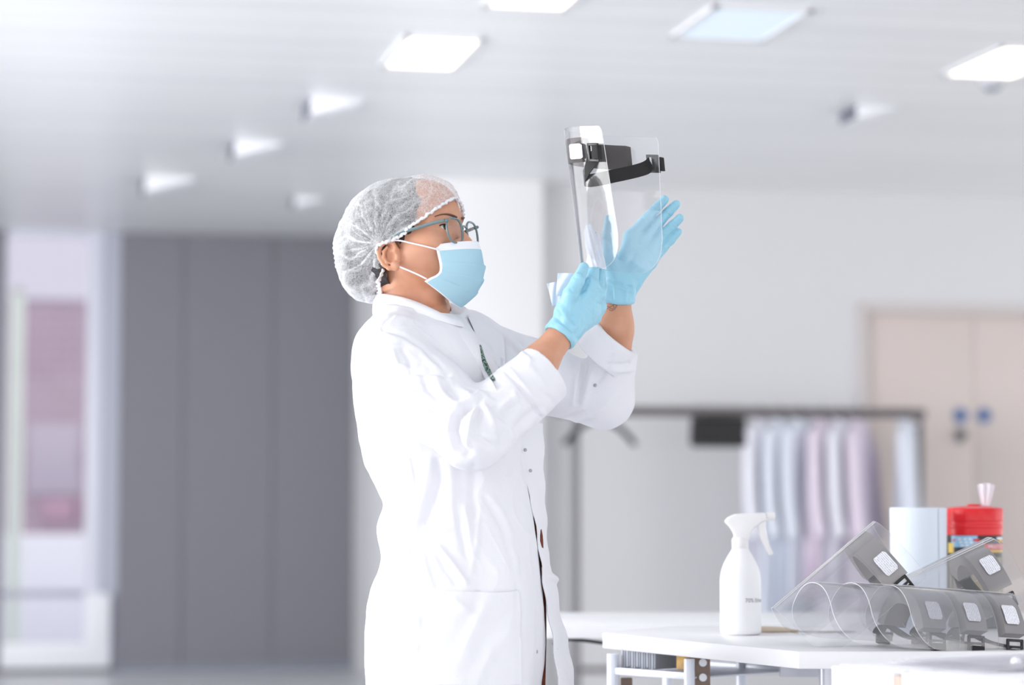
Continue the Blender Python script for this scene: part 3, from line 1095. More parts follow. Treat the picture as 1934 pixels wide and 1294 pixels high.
# ------------------------------------------------------------------ face visors
M_sheet = clear_plastic('visor_plastic', (0.965, 0.965, 0.972), gloss=0.03, ior=1.28, white=0.025)
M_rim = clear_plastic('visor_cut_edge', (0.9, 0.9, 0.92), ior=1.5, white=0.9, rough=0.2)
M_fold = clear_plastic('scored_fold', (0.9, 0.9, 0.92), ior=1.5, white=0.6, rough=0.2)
M_sheet_t = clear_plastic('visor_plastic_protected', (0.965, 0.965, 0.972), gloss=0.05, ior=1.36, white=0.035, rough=0.07)
M_foam = mat('grey_foam', (156, 151, 150), 0.95, bump=(500, 0.25, 2, 0.002))
M_foam_d = mat('dark_foam', (92, 88, 88), 0.95, bump=(500, 0.25, 2, 0.002))
M_elastic = mat('black_elastic', (34, 32, 34), 0.8, bump=(300, 0.3, 2, 0.002))
M_buckle = mat('black_buckle', (24, 24, 26), 0.35)
# white label with rows of fine grey print
m, nt, b = new_mat('white_label')
tc = nt.nodes.new('ShaderNodeTexCoord'); sp = nt.nodes.new('ShaderNodeSeparateXYZ')
nt.links.new(tc.outputs['Object'], sp.inputs[0])
k1 = nt.nodes.new('ShaderNodeMath'); k1.operation = 'MULTIPLY'; k1.inputs[1].default_value = 1 / 0.0036
k2 = nt.nodes.new('ShaderNodeMath'); k2.operation = 'FRACT'
k3 = nt.nodes.new('ShaderNodeMath'); k3.operation = 'LESS_THAN'; k3.inputs[1].default_value = 0.4
nt.links.new(sp.outputs['Z'], k1.inputs[0]); nt.links.new(k1.outputs[0], k2.inputs[0]); nt.links.new(k2.outputs[0], k3.inputs[0])
nz = nt.nodes.new('ShaderNodeTexNoise'); nz.inputs['Scale'].default_value = 420
nt.links.new(tc.outputs['Object'], nz.inputs['Vector'])
k4 = nt.nodes.new('ShaderNodeMath'); k4.operation = 'MULTIPLY'
k5 = nt.nodes.new('ShaderNodeMath'); k5.operation = 'GREATER_THAN'; k5.inputs[1].default_value = 0.45
nt.links.new(nz.outputs['Fac'], k5.inputs[0]); nt.links.new(k3.outputs[0], k4.inputs[0]); nt.links.new(k5.outputs[0], k4.inputs[1])
mx = nt.nodes.new('ShaderNodeMix'); mx.data_type = 'RGBA'
mx.inputs['A'].default_value = lin((240, 241, 247)); mx.inputs['B'].default_value = lin((196, 198, 208))
nt.links.new(k4.outputs[0], mx.inputs['Factor']); nt.links.new(mx.outputs['Result'], b.inputs['Base Color'])
b.inputs['Roughness'].default_value = 0.5
M_label = m


def visor(matrix, label, W, D, L=0.257, foam_z=(-0.026, -0.074), foam_phi=62, strap=None, foam_t=0.018, foam_m=None, group='face visors', Rc=0.066, sh=None, flap=0.0, fold=(-1.4, 2.6, 1.1), lphi=27, shear=0.0, wb=1.0):
    """Local axes: +z to the top edge, +y opening side, +x the wing with the label; origin at the top of the bend."""
    t = empty('face_visor', matrix=matrix)
    tag(t, label, 'face visor', group)
    n = 72
    ph = np.linspace(-math.pi / 2, math.pi / 2, n)
    pw = 0.88
    X = np.sign(np.sin(ph)) * np.abs(np.sin(ph)) ** pw * W / 2
    Yv = D * (1 - np.abs(np.cos(ph)) ** 1.1)
    X = X + flap * np.sign(X) * (Yv / D) ** 3
    arc = np.concatenate([[0], np.cumsum(np.hypot(np.diff(X), np.diff(Yv)))])
    tot = arc[-1]
    rows = 14
    G = np.zeros((rows, n, 3))
    for j in range(n):
        e = min(arc[j], tot - arc[j])
        zb = -L + (Rc - math.sqrt(max(Rc * Rc - (Rc - e) ** 2, 0)) if e < Rc else 0)
        e2 = 0.008
        ztop = -(e2 - math.sqrt(max(e2 * e2 - (e2 - e) ** 2, 0))) if e < e2 else 0
        for i in range(rows):
            zz_ = ztop + (zb - ztop) * i / (rows - 1)
            G[i, j] = (X[j] * (1 + (wb - 1) * (-zz_ / L)), Yv[j], zz_)
    sheet('shield', G, 0.0015, sh or M_sheet, t, world=False, rim_mat=M_rim, smooth=50)

    def prof(phi_deg, off):
        """Point of the bend's inner side at angle phi, moved in by off."""
        a = math.radians(phi_deg)
        f = lambda q: np.array((math.copysign(abs(math.sin(q)) ** pw, math.sin(q)) * W / 2, D * (1 - abs(math.cos(q)) ** 1.1)))
        p = f(a)
        tn = f(a + 0.01) - f(a - 0.01)
        tn /= np.linalg.norm(tn)
        nn = np.array((-tn[1], tn[0]))
        return p + nn * off, nn

    # foam brow band along the inside of the bend
    z0, z1 = foam_z
    ang = np.linspace(-foam_phi, foam_phi, 33)
    V, F = [], []
    for a in ang:
        po, _ = prof(a, 0.002)
        pi_, _ = prof(a, 0.002 + foam_t)
        V += [(*po, z0), (*pi_, z0), (*pi_, z1), (*po, z1)]
    m_ = len(ang)
    for i in range(m_ - 1):
        for k in range(4):
            F.append((i * 4 + k, i * 4 + (k + 1) % 4, (i + 1) * 4 + (k + 1) % 4, (i + 1) * 4 + k))
    F.append((3, 2, 1, 0)); F.append(tuple((m_ - 1) * 4 + k for k in range(4)))
    make('foam_band', V, F, foam_m or M_foam, t, 35, False)
    # printed label stuck on the bend
    G = np.zeros((8, 8, 3))
    for i in range(8):
        for j in range(8):
            p, nn = prof(lphi - 11 + 22 * j / 7, -0.0018)
            cut = 0.003 if (i in (0, 7) and j in (0, 7)) else 0.0
            G[i, j] = (p[0], p[1], -0.032 - cut * (1 if i == 0 else -1) * (1 if cut else 0) - 0.029 * i / 7)
    sheet('label', G, 0.0003, M_label, t, world=False)
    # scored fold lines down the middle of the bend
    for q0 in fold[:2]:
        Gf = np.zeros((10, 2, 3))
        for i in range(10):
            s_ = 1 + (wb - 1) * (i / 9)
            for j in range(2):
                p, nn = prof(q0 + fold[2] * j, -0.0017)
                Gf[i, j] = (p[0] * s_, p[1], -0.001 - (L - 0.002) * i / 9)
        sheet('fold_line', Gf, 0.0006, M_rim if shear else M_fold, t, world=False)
    # buckles on the two wing ends
    for sx in (1, -1):
        p, nn = prof(sx * 80, -0.004)
        p2, _ = prof(sx * 84, 0)
        tn = (p2 - prof(sx * 78, 0)[0]); tn /= np.linalg.norm(tn)
        M = Matrix(((tn[0], nn[0], 0, p[0]), (tn[1], nn[1], 0, p[1]), (0, 0, 1, -0.05), (0, 0, 0, 1)))
        k = MB()
        for (cx_, cz_, wx_, wz_) in ((-0.012, 0, 0.005, 0.034), (0.012, 0, 0.005, 0.034), (0, 0.0148, 0.027, 0.005), (0, -0.0148, 0.027, 0.005), (0, 0, 0.004, 0.030)):
            k.box((cx_, 0, cz_), (wx_, 0.005, wz_), M)
        bk = k.build('buckle', M_buckle, t, bevel=0.0008, world=False)
        lp = MB().box((0.013, -0.003, 0.0), (0.016, 0.012, 0.0262), M)
        lp.build('strap_loop', M_elastic, bk, bevel=0.0015, world=False)
    # elastic strap from wing to wing
    a, _ = prof(80, 0.004)
    c, _ = prof(-80, 0.004)
    st = strap or [(*c, -0.05), (W * -0.25, D * 1.02, -0.052), (0, D * 1.04, -0.056), (W * 0.25, D * 1.02, -0.052), (*a, -0.05)]
    st = [(*c, -0.05)] + list(st[1:-1]) + [(*a, -0.05)]
    S = spline(st, 40)
    tw = 0.012
    G = np.zeros((2, 40, 3))
    for j in range(40):
        tgt = S[min(j + 1, 39)] - S[max(j - 1, 0)]
        tgt /= np.linalg.norm(tgt)
        upv = np.array((0, 0, 1.0)) - tgt * tgt[2]
        upv /= np.linalg.norm(upv)
        G[0, j] = S[j] + upv * tw
        G[1, j] = S[j] - upv * tw
    sheet('strap', G, 0.0014, M_elastic, t, world=False)
    if shear:
        def sk(o):
            for v in getattr(o.data, 'vertices', []):
                v.co.y -= shear * v.co.z
            for c_ in o.children:
                sk(c_)
        for c_ in t.children:
            sk(c_)
    return t


def vmat(origin, z, o):
    z = Vector(z).normalized()
    o = Vector(o)
    o = (o - z * o.dot(z)).normalized()
    x = o.cross(z)
    return Matrix(((x.x, o.x, z.x, origin[0]), (x.y, o.y, z.y, origin[1]), (x.z, o.z, z.z, origin[2]), (0, 0, 0, 1)))


# the visor being held up
apex = P(1081, 249, 4.60)
held_M = vmat(apex, (0.098, -0.058, 1.0), (0.70, -0.72, 0.0))
visor(held_M, 'clear face visor with grey foam held up in blue gloves', 0.158, 0.152, L=0.262,
      foam_z=(-0.020, -0.066), foam_m=M_foam_d, group=None, shear=0.27, wb=0.70, lphi=54, fold=(3.0, 17.0, 4.0),
      strap=[0, (-0.052, 0.128, -0.064), (-0.010, 0.095, -0.082), (0.040, 0.062, -0.098), (0.071, 0.098, -0.08), 0])

# visors lying on the table
tv = []
ax1 = (0.945, 0.325, -0.072)
ax2 = (0.945, 0.325, -0.078)
tv.append(visor(vmat(P(1770, 1116, 4.57), ax1, (0, 0.02, -1)), 'clear visor at the front of the nested row, its label furthest towards the bottle', 0.20, 0.105, strap=[0, (-0.06, 0.085, -0.085), (0, 0.07, -0.10), (0.06, 0.088, -0.085), 0], group='nested visors on the table', sh=M_sheet_t, lphi=46, foam_phi=66, foam_t=0.026))
tv.append(visor(vmat(P(1840, 1118, 4.582), ax2, (0, 0.02, -1)), 'middle visor of the nested row, between the two other labels', 0.207, 0.109, foam_z=(-0.020, -0.064), strap=[0, (-0.06, 0.085, -0.085), (0, 0.07, -0.10), (0.06, 0.088, -0.085), 0], group='nested visors on the table', sh=M_sheet_t, lphi=46, foam_phi=66, foam_t=0.026))
tv.append(visor(vmat(P(1910, 1122, 4.597), ax2, (0, 0.02, -1)), 'last visor of the nested row, its foam end nearest the frame edge', 0.213, 0.112, foam_z=(-0.020, -0.064), strap=[0, (-0.06, 0.085, -0.085), (0, 0.07, -0.10), (0.06, 0.088, -0.085), 0], group='nested visors on the table', sh=M_sheet_t, lphi=46, foam_phi=66, foam_t=0.026))
tv.append(visor(vmat(P(1653, 985, 4.64), (0.77, 0.06, 0.64), (0.52, 0.16, -0.62)), 'visor tilted up steeply against the stack in front of the paper roll', 0.17, 0.122, group='visors leaning on the nested row', sh=M_sheet_t, lphi=54, foam_phi=74, foam_t=0.024))
tv.append(visor(vmat(P(1876, 1017, 4.72), (0.86, 0.16, 0.38), (0.16, 0.22, -0.85)), 'visor leaning across the stack in front of the red lidded tub', 0.19, 0.105, group='visors leaning on the nested row', sh=M_sheet_t, lphi=36, foam_phi=66, foam_t=0.026))

# ------------------------------------------------------------------ implicit modelling
class Prim:
    def __init__(self, f, c, r):
        self.f, self.c, self.r = f, np.asarray(c, float), float(r)


def cap(a, b, ra, rb):
    a, b = np.asarray(a, float), np.asarray(b, float)
    ab = b - a
    L2 = float(ab @ ab) + 1e-12

    def f(Q):
        t = np.clip(((Q - a) @ ab) / L2, 0, 1)
        d = Q - a - t[:, None] * ab
        return np.sqrt((d * d).sum(1)) - (ra + (rb - ra) * t)
    return Prim(f, (a + b) / 2, math.sqrt(L2) / 2 + max(ra, rb))


def ell(c, r, R=None):
    c, r = np.asarray(c, float), np.asarray(r, float)

    def f(Q):
        p = Q - c
        if R is not None:
            p = p @ R
        k0 = np.sqrt(((p / r) ** 2).sum(1))
        k1 = np.sqrt(((p / (r * r)) ** 2).sum(1)) + 1e-9
        return k0 * (k0 - 1) / k1
    return Prim(f, c, r.max())


def chain(pts, rads):
    return [cap(pts[i], pts[i + 1], rads[i], rads[i + 1]) for i in range(len(pts) - 1)]


def ring(c, nrm, R, r, squash=1.0):
    c, nrm = np.asarray(c, float), np.asarray(nrm, float)
    nrm = nrm / np.linalg.norm(nrm)

    def f(Q):
        p = Q - c
        h = p @ nrm
        q = p - h[:, None] * nrm
        rho = np.sqrt((q * q).sum(1)) - R
        return np.sqrt(rho * rho + (h / squash) ** 2) - r
    return Prim(f, c, R + r * squash)


def smin(a, b, k):
    h = np.clip(0.5 + 0.5 * (b - a) / k, 0, 1)
    return b + (a - b) * h - k * h * (1 - h)


def smax(a, b, k):
    return -smin(-a, -b, k)


def blend(Q, prims, k, cen=None, rad=None):
    """Smooth union; skips what is too far from the block (cen, rad)."""
    d = None
    for p in prims:
        if cen is not None and np.linalg.norm(cen - p.c) - p.r - rad > 0.05 + 2 * k:
            continue
        v = p.f(Q)
        d = v if d is None else smin(d, v, k)
    return np.full(len(Q), 0.2) if d is None else d


def polygonize(fn, lo, hi, h, warp=None, slack=1.25, smooth=2, B=16):
    """Surface nets over blocks near the surface. fn(Q, cen, rad)."""
    lo, hi = np.asarray(lo, float), np.asarray(hi, float)
    nb = np.ceil((hi - lo) / (h * B)).astype(int)
    W = warp or (lambda q: q)
    I = np.stack(np.meshgrid(*[np.arange(n) for n in nb], indexing='ij'), -1).reshape(-1, 3)
    C = W(lo + (I + 0.5) * h * B)
    lo_w, hi_w = W(lo + I * h * B), W(lo + (I + 1) * h * B)
    hd = np.linalg.norm(hi_w - lo_w, axis=1) / 2
    D = fn(C, None, None)
    keep = np.where(np.abs(D) < hd * slack + 0.012)[0]
    NX, NY, NZ = nb * B + 2
    g = np.stack(np.meshgrid(*[np.arange(B + 1)] * 3, indexing='ij'), -1)
    gf = g.reshape(-1, 3)
    ids, pos = [], []
    quads = []
    cell_off = [(dx, dy, dz) for dx in (0, 1) for dy in (0, 1) for dz in (0, 1)]
    edges = [(a, b) for a in range(8) for b in range(a + 1, 8) if sum(x != y for x, y in zip(cell_off[a], cell_off[b])) == 1]
    for q in keep:
        base = I[q] * B
        pts = lo + (base + gf) * h
        d = fn(W(pts), C[q], hd[q]).reshape(B + 1, B + 1, B + 1)
        neg = d < 0
        if neg.all() or not neg.any():
            continue
        corner = [neg[dx:dx + B, dy:dy + B, dz:dz + B] for dx, dy, dz in cell_off]
        s = sum(c.astype(np.int8) for c in corner)
        act = np.argwhere((s > 0) & (s < 8))
        if len(act) == 0:
            continue
        cv = np.stack([d[act[:, 0] + o[0], act[:, 1] + o[1], act[:, 2] + o[2]] for o in cell_off], 1)
        acc = np.zeros((len(act), 3))
        cnt = np.zeros(len(act))
        for a, b in edges:
            va, vb = cv[:, a], cv[:, b]
            m = (va < 0) != (vb < 0)
            t = np.where(m, va / np.where(m, va - vb, 1), 0)
            pa, pb = np.array(cell_off[a], float), np.array(cell_off[b], float)
            acc += np.where(m[:, None], pa + t[:, None] * (pb - pa), 0)
            cnt += m
        loc = act + acc / cnt[:, None]
        gi = base + act
        ids.append((gi[:, 0] * NY + gi[:, 1]) * NZ + gi[:, 2])
        pos.append(lo + (base + loc) * h)
        for ax in range(3):
            u, v = (ax + 1) % 3, (ax + 2) % 3
            sl0 = [slice(0, B)] * 3
            sl1 = [slice(0, B)] * 3
            sl1[ax] = slice(1, B + 1)
            n0, n1 = neg[tuple(sl0)], neg[tuple(sl1)]
            cr = np.argwhere(n0 != n1)
            if len(cr) == 0:
                continue
            flip = n0[cr[:, 0], cr[:, 1], cr[:, 2]]
            p = base + cr
            e = np.eye(3, dtype=int)
            c0, c1, c2, c3 = p, p - e[u], p - e[u] - e[v], p - e[v]
            key = [(c[:, 0] * NY + c[:, 1]) * NZ + c[:, 2] for c in (c0, c1, c2, c3)]
            K = np.stack(key, 1)
            K[~flip] = K[~flip][:, ::-1]
            quads.append(K)
    ids = np.concatenate(ids)
    pos = np.concatenate(pos)
    o = np.argsort(ids)
    ids, pos = ids[o], pos[o]
    Q = np.concatenate(quads)
    J = np.searchsorted(ids, Q)
    J = np.clip(J, 0, len(ids) - 1)
    ok = (ids[J] == Q).all(1)
    J = J[ok]
    V = W(pos)
    for _ in range(smooth):
        V = relax(V, J, 0.5)
    return V, J


def relax(V, F, w):
    S = np.zeros_like(V)
    n = np.zeros(len(V))
    for k in range(4):
        a, b = F[:, k], F[:, (k + 1) % 4]
        np.add.at(S, a, V[b]); np.add.at(n, a, 1)
        np.add.at(S, b, V[a]); np.add.at(n, b, 1)
    n = np.maximum(n, 1)
    return V + w * (S / n[:, None] - V)


def normals(V, F):
    a, b, c, d = (V[F[:, k]] for k in range(4))
    fn_ = np.cross(c - a, d - b)
    N = np.zeros_like(V)
    for k in range(4):
        np.add.at(N, F[:, k], fn_)
    return N / (np.linalg.norm(N, axis=1, keepdims=True) + 1e-15)


def vnoise(Q, scale, seed=0):
    """Smooth value noise in -1..1."""
    q = Q * scale + 100.0 + seed * 17.3
    i = np.floor(q).astype(np.int64)
    f = q - i
    f = f * f * (3 - 2 * f)

    def hsh(x, y, z):
        n = (x * 73856093) ^ (y * 19349663) ^ (z * 83492791)
        n = (n * 2654435761) & 0xFFFFFFFF
        return (n >> 8 & 0xFFFF) / 32767.5 - 1
    out = 0
    for dx in (0, 1):
        for dy in (0, 1):
            for dz in (0, 1):
                w = np.where(dx, f[:, 0], 1 - f[:, 0]) * np.where(dy, f[:, 1], 1 - f[:, 1]) * np.where(dz, f[:, 2], 1 - f[:, 2])
                out = out + w * hsh(i[:, 0] + dx, i[:, 1] + dy, i[:, 2] + dz)
    return out


def fold_field(V, N, folds, scale):
    """Height of sewn or pressed folds given as lines of photo pixels on the layer that faces the camera."""
    vx, vy = PX(V)
    view = V - np.array((0, 0, CAM_H))
    view /= np.linalg.norm(view, axis=1, keepdims=True)
    face = np.clip(-(N * view).sum(1) * 2.2, 0, 1)
    D = np.zeros(len(V))
    for pts, wpx, hmm in folds:
        pts = np.array(pts, float)
        x0, y0 = pts.min(0) - 4 * wpx
        x1, y1 = pts.max(0) + 4 * wpx
        ix = np.where((vx > x0) & (vx < x1) & (vy > y0) & (vy < y1))[0]
        if len(ix) == 0:
            continue
        X, Y = vx[ix], vy[ix]
        best = np.full(len(ix), 1e9)
        tt = np.zeros(len(ix))
        seg = np.hypot(*(pts[1:] - pts[:-1]).T)
        acc_ = 0
        for k in range(len(pts) - 1):
            a, b_ = pts[k], pts[k + 1]
            ab = b_ - a
            t = np.clip(((X - a[0]) * ab[0] + (Y - a[1]) * ab[1]) / (ab @ ab), 0, 1)
            dd = np.hypot(X - a[0] - t * ab[0], Y - a[1] - t * ab[1])
            m = dd < best
            best = np.where(m, dd, best)
            tt = np.where(m, (acc_ + t * seg[k]) / seg.sum(), tt)
            acc_ += seg[k]
        D[ix] += np.exp(-(best / (wpx * 0.82)) ** 2) * (0.35 + 0.65 * np.sin(np.pi * np.clip(0.12 + 0.76 * tt, 0, 1))) * hmm * scale
    return D * face


def bvh_of(V, F):
    return BVHTree.FromPolygons(V.tolist(), F.tolist())


CAMP = Vector((0, 0, CAM_H))


def hit(bvh, px, py):
    d = Vector(P(px, py, 4.5)) - CAMP
    r = bvh.ray_cast(CAMP, d.normalized())
    if r[0] is None:
        return None, None
    return np.array(r[0]), np.array(r[1])


# ------------------------------------------------------------------ head frame
HY = 4.57
H0 = P(778, 440, HY)
AL, BE = math.radians(27), math.radians(9)
fx = np.array((math.cos(AL) * math.cos(BE), -math.sin(AL) * math.cos(BE), math.sin(BE)))
fy = np.array((math.sin(AL), math.cos(AL), 0.0))
fz = np.cross(fx, fy)
RH = np.stack([fx, fy, fz], 1)          # columns: forward, left (away from camera), up


def hw(p):
    """head-local -> world"""
    return H0 + np.asarray(p, float) @ RH.T


def hl(q):
    return (np.asarray(q, float) - H0) @ RH


def hpx(px, py, y):
    """head-local point on the ray of a photo pixel where local y is given."""
    Y = HY
    for _ in range(6):
        e = hl(P(px, py, Y))[1] - y
        e2 = hl(P(px, py, Y + 0.01))[1] - y
        Y -= e * 0.01 / (e2 - e)
    return hl(P(px, py, Y))


HEAD = [
    ell((-0.010, 0, 0.020), (0.097, 0.076, 0.082)),
    ell((0.030, 0, -0.015), (0.063, 0.061, 0.092)),
    ell((0.035, 0, 0.040), (0.060, 0.058, 0.050)),
    cap((0.010, -0.046, -0.062), (0.066, -0.016, -0.104), 0.022, 0.017),
    cap((0.010, 0.046, -0.062), (0.066, 0.016, -0.104), 0.022, 0.017),
    ell((0.072, 0, -0.106), (0.022, 0.022, 0.016)),
    cap((0.030, -0.040, -0.045), (0.075, -0.015, -0.075), 0.030, 0.024),
    cap((0.030, 0.040, -0.045), (0.075, 0.015, -0.075), 0.030, 0.024),
    ell((0.060, -0.046, -0.036), (0.026, 0.020, 0.020)),
    ell((0.060, 0.046, -0.036), (0.026, 0.020, 0.020)),
    ell((0.090, 0, -0.072), (0.013, 0.024, 0.016)),
    cap((0.084, -0.014, 0.009), (0.068, -0.048, 0.006), 0.013, 0.011),
    cap((0.084, 0.014, 0.009), (0.068, 0.048, 0.006), 0.013, 0.011),
]
NOSE = [cap((0.094, 0, -0.007), (0.113, 0, -0.042), 0.0065, 0.0105), ell((0.103, -0.013, -0.042), (0.011, 0.008, 0.008)), ell((0.103, 0.013, -0.042), (0.011, 0.008, 0.008))]
EYE = [np.array((0.0775, s * 0.032, -0.0105)) for s in (-1, 1)]
ER = 0.0125
EARC = hpx(738, 484, -0.080)


def ear_pt(x, z, o=0.0):
    # the ear's disc stands off the head a little more to the back
    return EARC + np.array((x, -0.32 * (-x) * 1.0 + -o, z))


EAR = [ell(EARC + np.array((0, 0.004, 0)), (0.019, 0.0075, 0.025))]
hx = [(0.009, -0.022), (-0.004, -0.023), (-0.013, -0.014), (-0.0185, 0.000), (-0.019, 0.012), (-0.013, 0.023), (-0.002, 0.0275), (0.009, 0.024), (0.013, 0.013), (0.009, 0.003)]
EARH = chain([ear_pt(x, z, 0.004) for x, z in hx], [0.0052, 0.0042, 0.0040, 0.0042, 0.0044, 0.0044, 0.0044, 0.0044, 0.004, 0.003])
EARH += chain([ear_pt(x, z, 0.0045) for x, z in ((0.006, -0.013), (-0.005, -0.011), (-0.0105, -0.002), (-0.009, 0.010), (-0.002, 0.017))], [0.0042, 0.0038, 0.0036, 0.0034, 0.003])
EARH += [ell(ear_pt(0.007, -0.021, 0.003), (0.0095, 0.006, 0.009)), ell(ear_pt(0.0135, -0.004, 0.003), (0.005, 0.005, 0.006))]
CONCHA = ell(ear_pt(0.003, -0.002, 0.0085), (0.0085, 0.0085, 0.011))
EAR_R = [Prim((lambda p: (lambda Q: p.f(Q * np.array((1, -1, 1)))))(p), p.c * np.array((1, -1, 1)), p.r) for p in EAR + EARH]


def head_sdf(Q, cen=None, rad=None):
    """Q in head-local coordinates."""
    d = blend(Q, HEAD, 0.022, cen, rad)
    d = smin(d, blend(Q, NOSE, 0.008, cen, rad), 0.010)
    for e in EYE:
        s_ = np.sign(e[1])
        if cen is not None and np.linalg.norm(cen - e) > rad + 0.06:
            continue
        d = smax(d, -ell(e + np.array((0.021, 0, 0.0)), (0.013, 0.020, 0.0135)).f(Q), 0.008)
        lid = np.sqrt(((Q - e) ** 2).sum(1)) - (ER + 0.0016)
        p = Q - e
        along = p[:, 1] * s_
        sl = np.sqrt((along / 0.0125) ** 2 + ((p[:, 2] - 0.001 * along / 0.0125 + 0.0005) / 0.0046) ** 2)
        slit = np.where(p[:, 0] > 0.002, (sl - 1) * 0.0046, 0.02)
        lid = smax(lid, -slit, 0.001)
        hole = np.sqrt(((Q - e) ** 2).sum(1)) - (ER - 0.0006)
        d = smin(d, lid, 0.004)
        d = np.maximum(d, -np.maximum(hole, -0.02) if False else -np.maximum(hole, slit * 0.6))
    d = smin(d, blend(Q, EAR, 0.004, cen, rad), 0.006)
    d = smin(d, blend(Q, EARH, 0.0022, cen, rad), 0.0025)
    if cen is None or np.linalg.norm(cen - CONCHA.c) < rad + 0.05:
        d = smax(d, -CONCHA.f(Q), 0.003)
    d = smin(d, blend(Q, EAR_R, 0.004, cen, rad), 0.006)
    return d


# ------------------------------------------------------------------ the body's skeleton
neck = [cap(P(776, 505, 4.590), P(783, 585, 4.605), 0.060, 0.060), cap(P(783, 585, 4.605), P(786, 640, 4.61), 0.060, 0.085),
        cap(P(810, 540, 4.56), P(835, 615, 4.53), 0.018, 0.020)]
S_N, E_N, W_N = P(745, 700, 4.43), P(902, 834, 4.345), P(1060, 632, 4.44)
S_F, E_F, W_F = P(880, 690, 4.72), P(1148, 762, 4.71), P(1168, 560, 4.655)


def lerp(a, b, t):
    return a + (b - a) * t


ARMS = chain([S_N, lerp(S_N, E_N, 0.5), E_N], [0.052, 0.046, 0.040]) + chain([E_N, lerp(E_N, W_N, 0.35), lerp(E_N, W_N, 0.7), W_N], [0.038, 0.038, 0.0305, 0.0262])
ARMS += chain([S_F, lerp(S_F, E_F, 0.5), E_F], [0.052, 0.046, 0.038]) + chain([E_F, lerp(E_F, W_F, 0.35), lerp(E_F, W_F, 0.7), W_F], [0.038, 0.036, 0.030, 0.0255])


def zy(py):
    return P(800, py, 4.57)[2]


TR = np.array([  # py, left px, right px, half depth
    (588, 735, 845, .075), (610, 715, 880, .11), (640, 692, 905, .145), (690, 672, 940, .155), (750, 672, 970, .150), (820, 682, 985, .145),
    (900, 708, 985, .138), (955, 733, 995, .135), (1000, 725, 1003, .14), (1060, 728, 1008, .15), (1150, 706, 1012, .165), (1294, 712, 1005, .165)])


def lofted(tab, grow=0.0, zl=None, zh=None, pw=2.3):
    z = np.array([zy(r[0]) for r in tab])[::-1]
    xl = np.array([P(r[1], r[0], 4.57)[0] for r in tab])[::-1]
    xr = np.array([P(r[2], r[0], 4.57)[0] for r in tab])[::-1]
    hd_ = np.array([r[3] for r in tab])[::-1]
    fz_ = np.linspace(z[0], z[-1], 240)

    def sm(v):
        w = np.interp(fz_, z, v)
        k = np.hanning(13); k /= k.sum()
        return np.convolve(np.pad(w, 6, mode='edge'), k, 'valid')
    cx_, ax_, by__ = sm((xl + xr) / 2), sm((xr - xl) / 2), sm(hd_)
    ztop, zbot = z[-1], z[0]

    def f(Q):
        zz = np.clip(Q[:, 2], zbot, ztop)
        c, a, b_ = np.interp(zz, fz_, cx_), np.interp(zz, fz_, ax_) + grow, np.interp(zz, fz_, by__) + grow
        u = np.abs(Q[:, 0] - c) / a
        v = np.abs(Q[:, 1] - 4.575) / b_
        k = (u ** pw + v ** pw + 1e-12) ** (1 / pw)
        d = (k - 1) * np.minimum(a, b_) * 0.9
        return np.maximum(d, np.maximum(Q[:, 2] - ztop, zbot - Q[:, 2]))
    return Prim(f, (0, 4.57, (ztop + zbot) / 2), 0.7)


torso = lofted(TR, -0.012)
hipN, hipF = np.array((-0.105, 4.515, 0.86)), np.array((-0.085, 4.640, 0.86))
LEGS = []
for hp_, dx in ((hipN, 0.0), (hipF, 0.02)):
    kn_ = hp_ + np.array((0.015 + dx, 0.0, -0.40))
    an_ = hp_ + np.array((-0.01 + dx, 0.0, -0.78))
    LEGS += chain([hp_, lerp(hp_, kn_, 0.5), kn_], [0.078, 0.070, 0.056]) + chain([kn_, lerp(kn_, an_, 0.3), an_], [0.054, 0.054, 0.038])
    LEGS += [cap(an_ + np.array((-0.025, 0, -0.04)), an_ + np.array((0.13, -0.045, -0.057)), 0.036, 0.022)]

# hands ------------------------------------------------------------- (px, py, depth) of the joints
HN = {   # near hand, gripping the visor's lower edge
    'thumb': ([(1066, 590, 4.435), (1078, 556, 4.425), (1092, 530, 4.430), (1103, 505, 4.452)], [0.0165, 0.0135, 0.0115, 0.0085]),
    'index': ([(1116, 540, 4.455), (1122, 500, 4.495), (1117, 462, 4.535), (1113, 434, 4.550)], [0.0125, 0.0100, 0.0088, 0.0075]),
    'middle': ([(1128, 556, 4.475), (1132, 515, 4.515), (1128, 475, 4.550), (1124, 448, 4.560)], [0.0125, 0.0100, 0.0088, 0.0075]),
    'ring': ([(1130, 580, 4.495), (1136, 545, 4.535), (1133, 510, 4.565), (1128, 487, 4.570)], [0.0120, 0.0098, 0.0086, 0.0074]),
    'little': ([(1120, 600, 4.500), (1128, 574, 4.540), (1126, 549, 4.562), (1120, 532, 4.566)], [0.0112, 0.0086, 0.0076, 0.0068]),
}
HF = {   # far hand, open, palm towards the camera
    'thumb': ([(1163, 520, 4.640), (1151, 482, 4.622), (1148, 446, 4.612), (1151, 414, 4.608)], [0.0165, 0.0128, 0.0108, 0.0085]),
    'index': ([(1192, 447, 4.660), (1222, 412, 4.660), (1241, 392, 4.660), (1255, 377, 4.657)], [0.0118, 0.0098, 0.0086, 0.0076]),
    'middle': ([(1213, 457, 4.665), (1243, 421, 4.666), (1262, 401, 4.665), (1277, 386, 4.660)], [0.0118, 0.0098, 0.0086, 0.0076]),
    'ring': ([(1226, 474, 4.665), (1253, 442, 4.664), (1270, 426, 4.660), (1284, 412, 4.652)], [0.0112, 0.0094, 0.0083, 0.0074]),
    'little': ([(1228, 496, 4.665), (1252, 468, 4.668), (1267, 453, 4.668), (1281, 438, 4.665)], [0.0105, 0.0086, 0.0076, 0.0068]),
}


